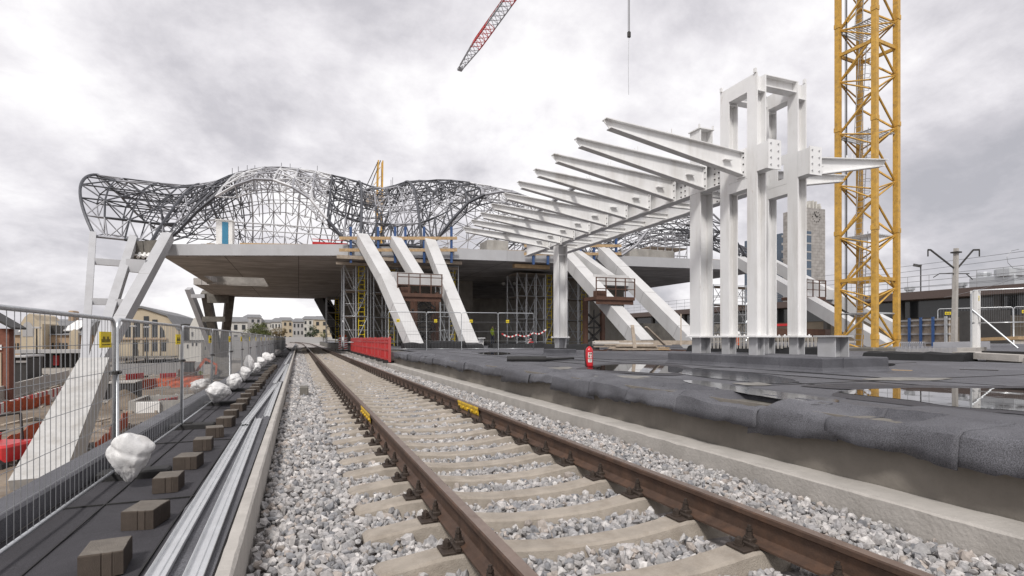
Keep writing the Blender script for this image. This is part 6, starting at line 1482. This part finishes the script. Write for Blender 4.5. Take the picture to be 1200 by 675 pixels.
m = MB(); m.pipe([at_d(p, q, 40) for p, q in ((1194, 292), (1185, 294), (1180, 301), (1181, 308), (1187, 314), (1196, 316), (1210, 316))], .02, 4); one(m, 'wire_loop', M_wire, 'curved loop of overhead cable at the right picture edge', 'cable')
# clock tower and neighbours
Yt = 150
def Pt(p, q): return at_Y(p, q, Yt)
t_ = thing('clock_tower', 'tall pale tiled clock tower with antennas behind the canopy tower', 'tower', Pt(955, 400)); x0, x1 = Pt(944, 300).x, Pt(967, 300).x
zt = Pt(955, 244).z
m = MB(); m.box(x0, x1, Yt, Yt+10, -5, zt); m.build('wall', M_tower, t_)
m = MB(); m.box(Pt(943.8, 300).x, Pt(950.5, 300).x, Yt-.12, Yt-.01, -5, Pt(947, 271).z); m.build('stair_glazing', M_glassb, t_)
for i in range(7): m = MB(); z = Pt(947, 276+i*10).z; m.box(Pt(944, 300).x, Pt(950.3, 300).x, Yt-.2, Yt-.13, z, z+.5); m.build('floor_band', M_pale2, t_)
m = MB()
for i in range(14): x = x0+.4+(x1-x0-.8)*i/13; m.box(x-.25, x+.25, Yt+random.uniform(.3, 3), Yt+3.3, zt, zt+random.uniform(1.2, 3.2))
m.build('antenna', M_pale, t_)
m = MB(); cxk, czk = (x0+x1)/2+.3, Pt(955, 254).z
for a_, l_ in ((125, 1.5), (20, 1.0)): m.bar((cxk, Yt-.15, czk), (cxk+l_*math.cos(R(a_)), Yt-.15, czk+l_*math.sin(R(a_))), .22, .2)
for k in range(12): a_ = k*math.pi/6; m.bar((cxk+1.7*math.cos(a_), Yt-.15, czk+1.7*math.sin(a_)), (cxk+2.0*math.cos(a_), Yt-.15, czk+2.0*math.sin(a_)), .18, .2)
m.build('clock_hands', M_dark, t_)
t_ = thing('office_block', 'blue glass office block left of the clock tower', 'building', at_Y(928, 400, 170)); m = MB(); m.box(at_Y(916, 300, 170).x, at_Y(941, 300, 170).x, 170, 190, -5, at_Y(925, 274, 170).z); m.build('wall', M_glassb, t_)
for i in range(9): m = MB(); z = at_Y(925, 279+i*9, 170).z; m.box(at_Y(916, 300, 170).x-.1, at_Y(941, 300, 170).x, 169.8, 169.98, z, z+.9); m.build('floor_band', M_pale2, t_)
# formwork panels, fences and clutter at the right
A, B = at_z(1052, 401, .3), at_z(1113, 402, .3); A = at_d(1050, 399, 34); B = at_d(1113, 400, 30); zb, zt = .5, 2.1
t_ = thing('formwork_panel', 'row of timber formwork with blue and grey braces right of the mast', 'formwork', (A.x, A.y, zb)); m = MB(); dd = (B-A).normalized(); m.bar(Vector((A.x, A.y, 1.35)), Vector((B.x, B.y, 1.35)), .06, 1.6); m.build('panel', M_wood2, t_)
m = MB()
for z in (.8, 1.3, 1.8, 2.1): m.bar(Vector((A.x-.08, A.y-.05, z)), Vector((B.x-.08, B.y-.05, z)), .1, .1)
m.build('waler', M_pale2, t_)
for k in range(5): m = MB(); q_ = A.lerp(B, .06+.22*k); m.bar((q_.x-.22, q_.y-.12, .5), (q_.x-.2, q_.y-.1, 2.25), .11, .1); m.build('brace', M_blue if k in (1, 2, 3) else M_galv, t_)
fr = thing('temporary_fence', 'mesh fence panel with dark netting left of the white post on the right', 'fence panel', (0, 0, 0), 'fence panels on the right')
fence_frame(3.5, 2.0).build('frame', M_galvl, fr, smooth=True); fence_mesh(3.5, 2.0, .14, (.5, 1.0, 1.5), .004).build('wire_mesh', M_wire, fr)
m = MB(); m.box(.03, .045, 1.05, 3.4, .1, 1.85); m.build('netting', M_dark, fr); s_ = sign_mb(.3, .16).move((-.012, .5, 1.75)); s_.build('sign', [M_yel2, M_ink], fr)
def place_fence(o, pa, qa, pb, da, db, z): 
    a_, b_ = at_d(pa, qa, da), at_d(pb, qa, db); o.location = (a_.x, a_.y, z); o.rotation_euler = (0, 0, math.atan2(-(b_.x-a_.x), b_.y-a_.y)); o.scale = (1, (Vector((b_.x-a_.x, b_.y-a_.y)).length)/3.5, 1)
place_fence(fr, 1099, 390, 1187, 46, 43, .5); fr.scale.z = 1.5
f2 = copy_thing(fr, 'mesh fence panel with dark netting at the right picture edge'); place_fence(f2, 1188, 390, 1290, 43, 40, .5); f2.scale.z = 1.5
fl = thing('temporary_fence', 'raised mesh fence panel in front, braced by a slanting pipe', 'fence panel', (0, 0, 0), 'fence panels on the right'); fence_frame(3.5, 1.1).build('frame', M_galvl, fl, smooth=True); fence_mesh(3.5, 1.1, .1, (.5,), .004).build('wire_mesh', M_wire, fl); s_ = sign_mb(.25, .16).move((-.012, .3, .85)); s_.build('sign', [M_yel2, M_ink], fl)
place_fence(fl, 1139, 362, 1215, 17.5, 16.5, 1.45)
P_ = at_d(1143, 410, 17.5); P_.z = .45; t_ = thing('fence_post', 'white post with slanting brace pipe on the right', 'post', P_); m = MB(); m.bar(P_, P_+Vector((0, 0, 2.1)), .2, .16); m.build('post', M_whp, t_)
m = MB(); m.tube(P_+rt*-.1+Vector((0, 0, 1.5)), at_d(1193, 408, 16.5), .024, 6); m.tube(P_+rt*-.13, P_+rt*-.13+Vector((0, 0, 2.0)), .03, 6); m.build('brace', M_galv, t_)
# slabs, berms, rebar
def slab(p0, q0, p1, q1, d0, d1, th, wd, nm, mm, lb, cat_):
    a_, b_ = at_d(p0, q0, d0), at_d(p1, q1, d1); m = MB(); m.bar(a_-Vector((0, 0, th/2)), b_-Vector((0, 0, th/2)), wd, th); return one(m, nm, mm, lb, cat_)
def bermx(p0, p1, q_, d0, d1, h, lb):
    A, B = at_d(p0, q_, d0), at_d(p1, q_, d1); n_ = 14; m = MB(); v = []; nn = Vector((-(B-A).y, (B-A).x, 0)).normalized()
    for i in range(n_+1):
        q2 = A.lerp(B, i/n_); hh = h*(1+.25*noise.noise((i*.7, 3, p0)))
        for w_, z in ((-.45, .43), (-.3, .45+hh*.8), (0, .45+hh), (.4, .45+hh*.9), (.6, .43)): t2 = q2+nn*w_; v.append((t2.x, t2.y, z+.02*noise.noise((i, w_*9, 0))))
    m.add(v, [(i*5+j, (i+1)*5+j, (i+1)*5+j+1, i*5+j+1) for i in range(n_) for j in range(4)]+[(0, 1, 2, 3, 4), tuple(reversed(range(n_*5, n_*5+5)))]); one(m, 'felt_mound', M_tarp, lb, 'felt mound')
bermx(1018, 1136, 420, 16.2, 14.2, .22, 'long black felt-covered mound right of the mast on the platform')
bermx(812, 975, 412, 26, 20, .3, 'black felt-covered mound behind the canopy tower columns')
bermx(640, 700, 402, 30, 29, .3, 'black mound behind the far canopy column')
slab(1060, 409, 1150, 407, 19, 17.5, .18, 2.2, 'concrete_slab', M_conc_l, 'pale precast slab lying behind the black mound on the right', 'concrete slab')
slab(1136, 412, 1215, 416, 15, 13.5, .16, 1.2, 'concrete_slab', M_conc_l, 'pale precast slab at the right edge under black pipes', 'concrete slab')
slab(1160, 417, 1230, 421, 14.2, 13, .26, .3, 'concrete_sill', M_conc, 'stained concrete sill below the slab at the right edge', 'concrete sill')
slab(1155, 411, 1235, 413, 14.6, 13.2, .14, .3, 'felt_roll', M_black, 'black felt rolls lying on the slab at the right edge', 'felt roll')
slab(1152, 396, 1200, 394, 18, 17, .1, .6, 'timber_board', M_wood, 'pale timber board lying on blocks at the right', 'timber board')
slab(1095, 401, 1160, 400, 20.5, 19.5, .25, 1.5, 'sheet_cover', M_lat_m, 'grey sheeting over a stack behind the slanting brace', 'sheeting')
slab(1015, 432, 1069, 434, 10.6, 10.1, .03, .1, 'timber_plank', M_wood, 'pale plank lying on the wet platform near the stub', 'timber plank')
slab(1125, 432.5, 1170, 433.5, 10.5, 10.1, .03, .1, 'dark_plank', M_dark, 'dark flat bar lying on the platform at the right', 'flat bar')
slab(880, 384, 970, 386, 36, 33, .5, 1.2, 'rubble_wall', M_brown, 'rusty steel stack behind the canopy tower', 'steel stack')
slab(700, 399, 830, 399, 33, 30, .22, 1.0, 'beam_stack', M_wood2, 'low stack of beams before the right-hand legs', 'beam stack')
slab(905, 380, 940, 379, 30, 29, .12, 1.0, 'red_sheet', M_red, 'dusty red sheet on the stack behind the canopy tower', 'sheet')
m = MB()
for i in range(12):
    A = at_d(1054+i*2.4, 407, 18.5-.05*i); z = A.z; m.pipe([A+Vector((0, 0, -.15)), A+Vector((0, 0, .12)), A+rt*.03+Vector((0, 0, .17)), A+rt*.075+Vector((0, 0, .17)), A+rt*.1+Vector((0, 0, .12)), A+rt*.1+Vector((0, 0, -.15))], .012, 4)
m2_ = MB(); A, B = at_d(1052, 408.5, 18.55), at_d(1086, 408.5, 17.8); m.bar(A, B, .03, .03)
tag(one(m, 'rebar_loops', M_lat_m, 'row of bent rebar loops right of the yellow mast', 'rebar'), kind='stuff')
m = MB()
for i in range(46):
    A = at_d(1050+i*1.55, 409.5+.4*(i % 2), 16.9-.03*i); m.pipe([A+Vector((0, 0, -.1)), A+Vector((0, 0, .09)), A+rt*.035+Vector((0, 0, .09)), A+rt*.035+Vector((0, 0, -.1))], .011, 4)
tag(one(m, 'rebar_mat', M_lat_m, 'tangled rebar mat behind the long black mound', 'rebar'), kind='stuff')
m = MB()
for r_ in range(2):
    for i in range(34):
        A = at_d(820+i*4.4, 398+r_*6, 24-r_*1.5-.05*i); m.pipe([A+Vector((0, 0, -.15)), A+Vector((0, 0, .1)), A+rt*.1+Vector((0, 0, .1)), A+rt*.1+Vector((0, 0, -.15))], .02, 4)
tag(one(m, 'rebar_row', M_conc_l, 'rows of pale rebar loops behind the canopy tower columns', 'rebar'), kind='stuff')
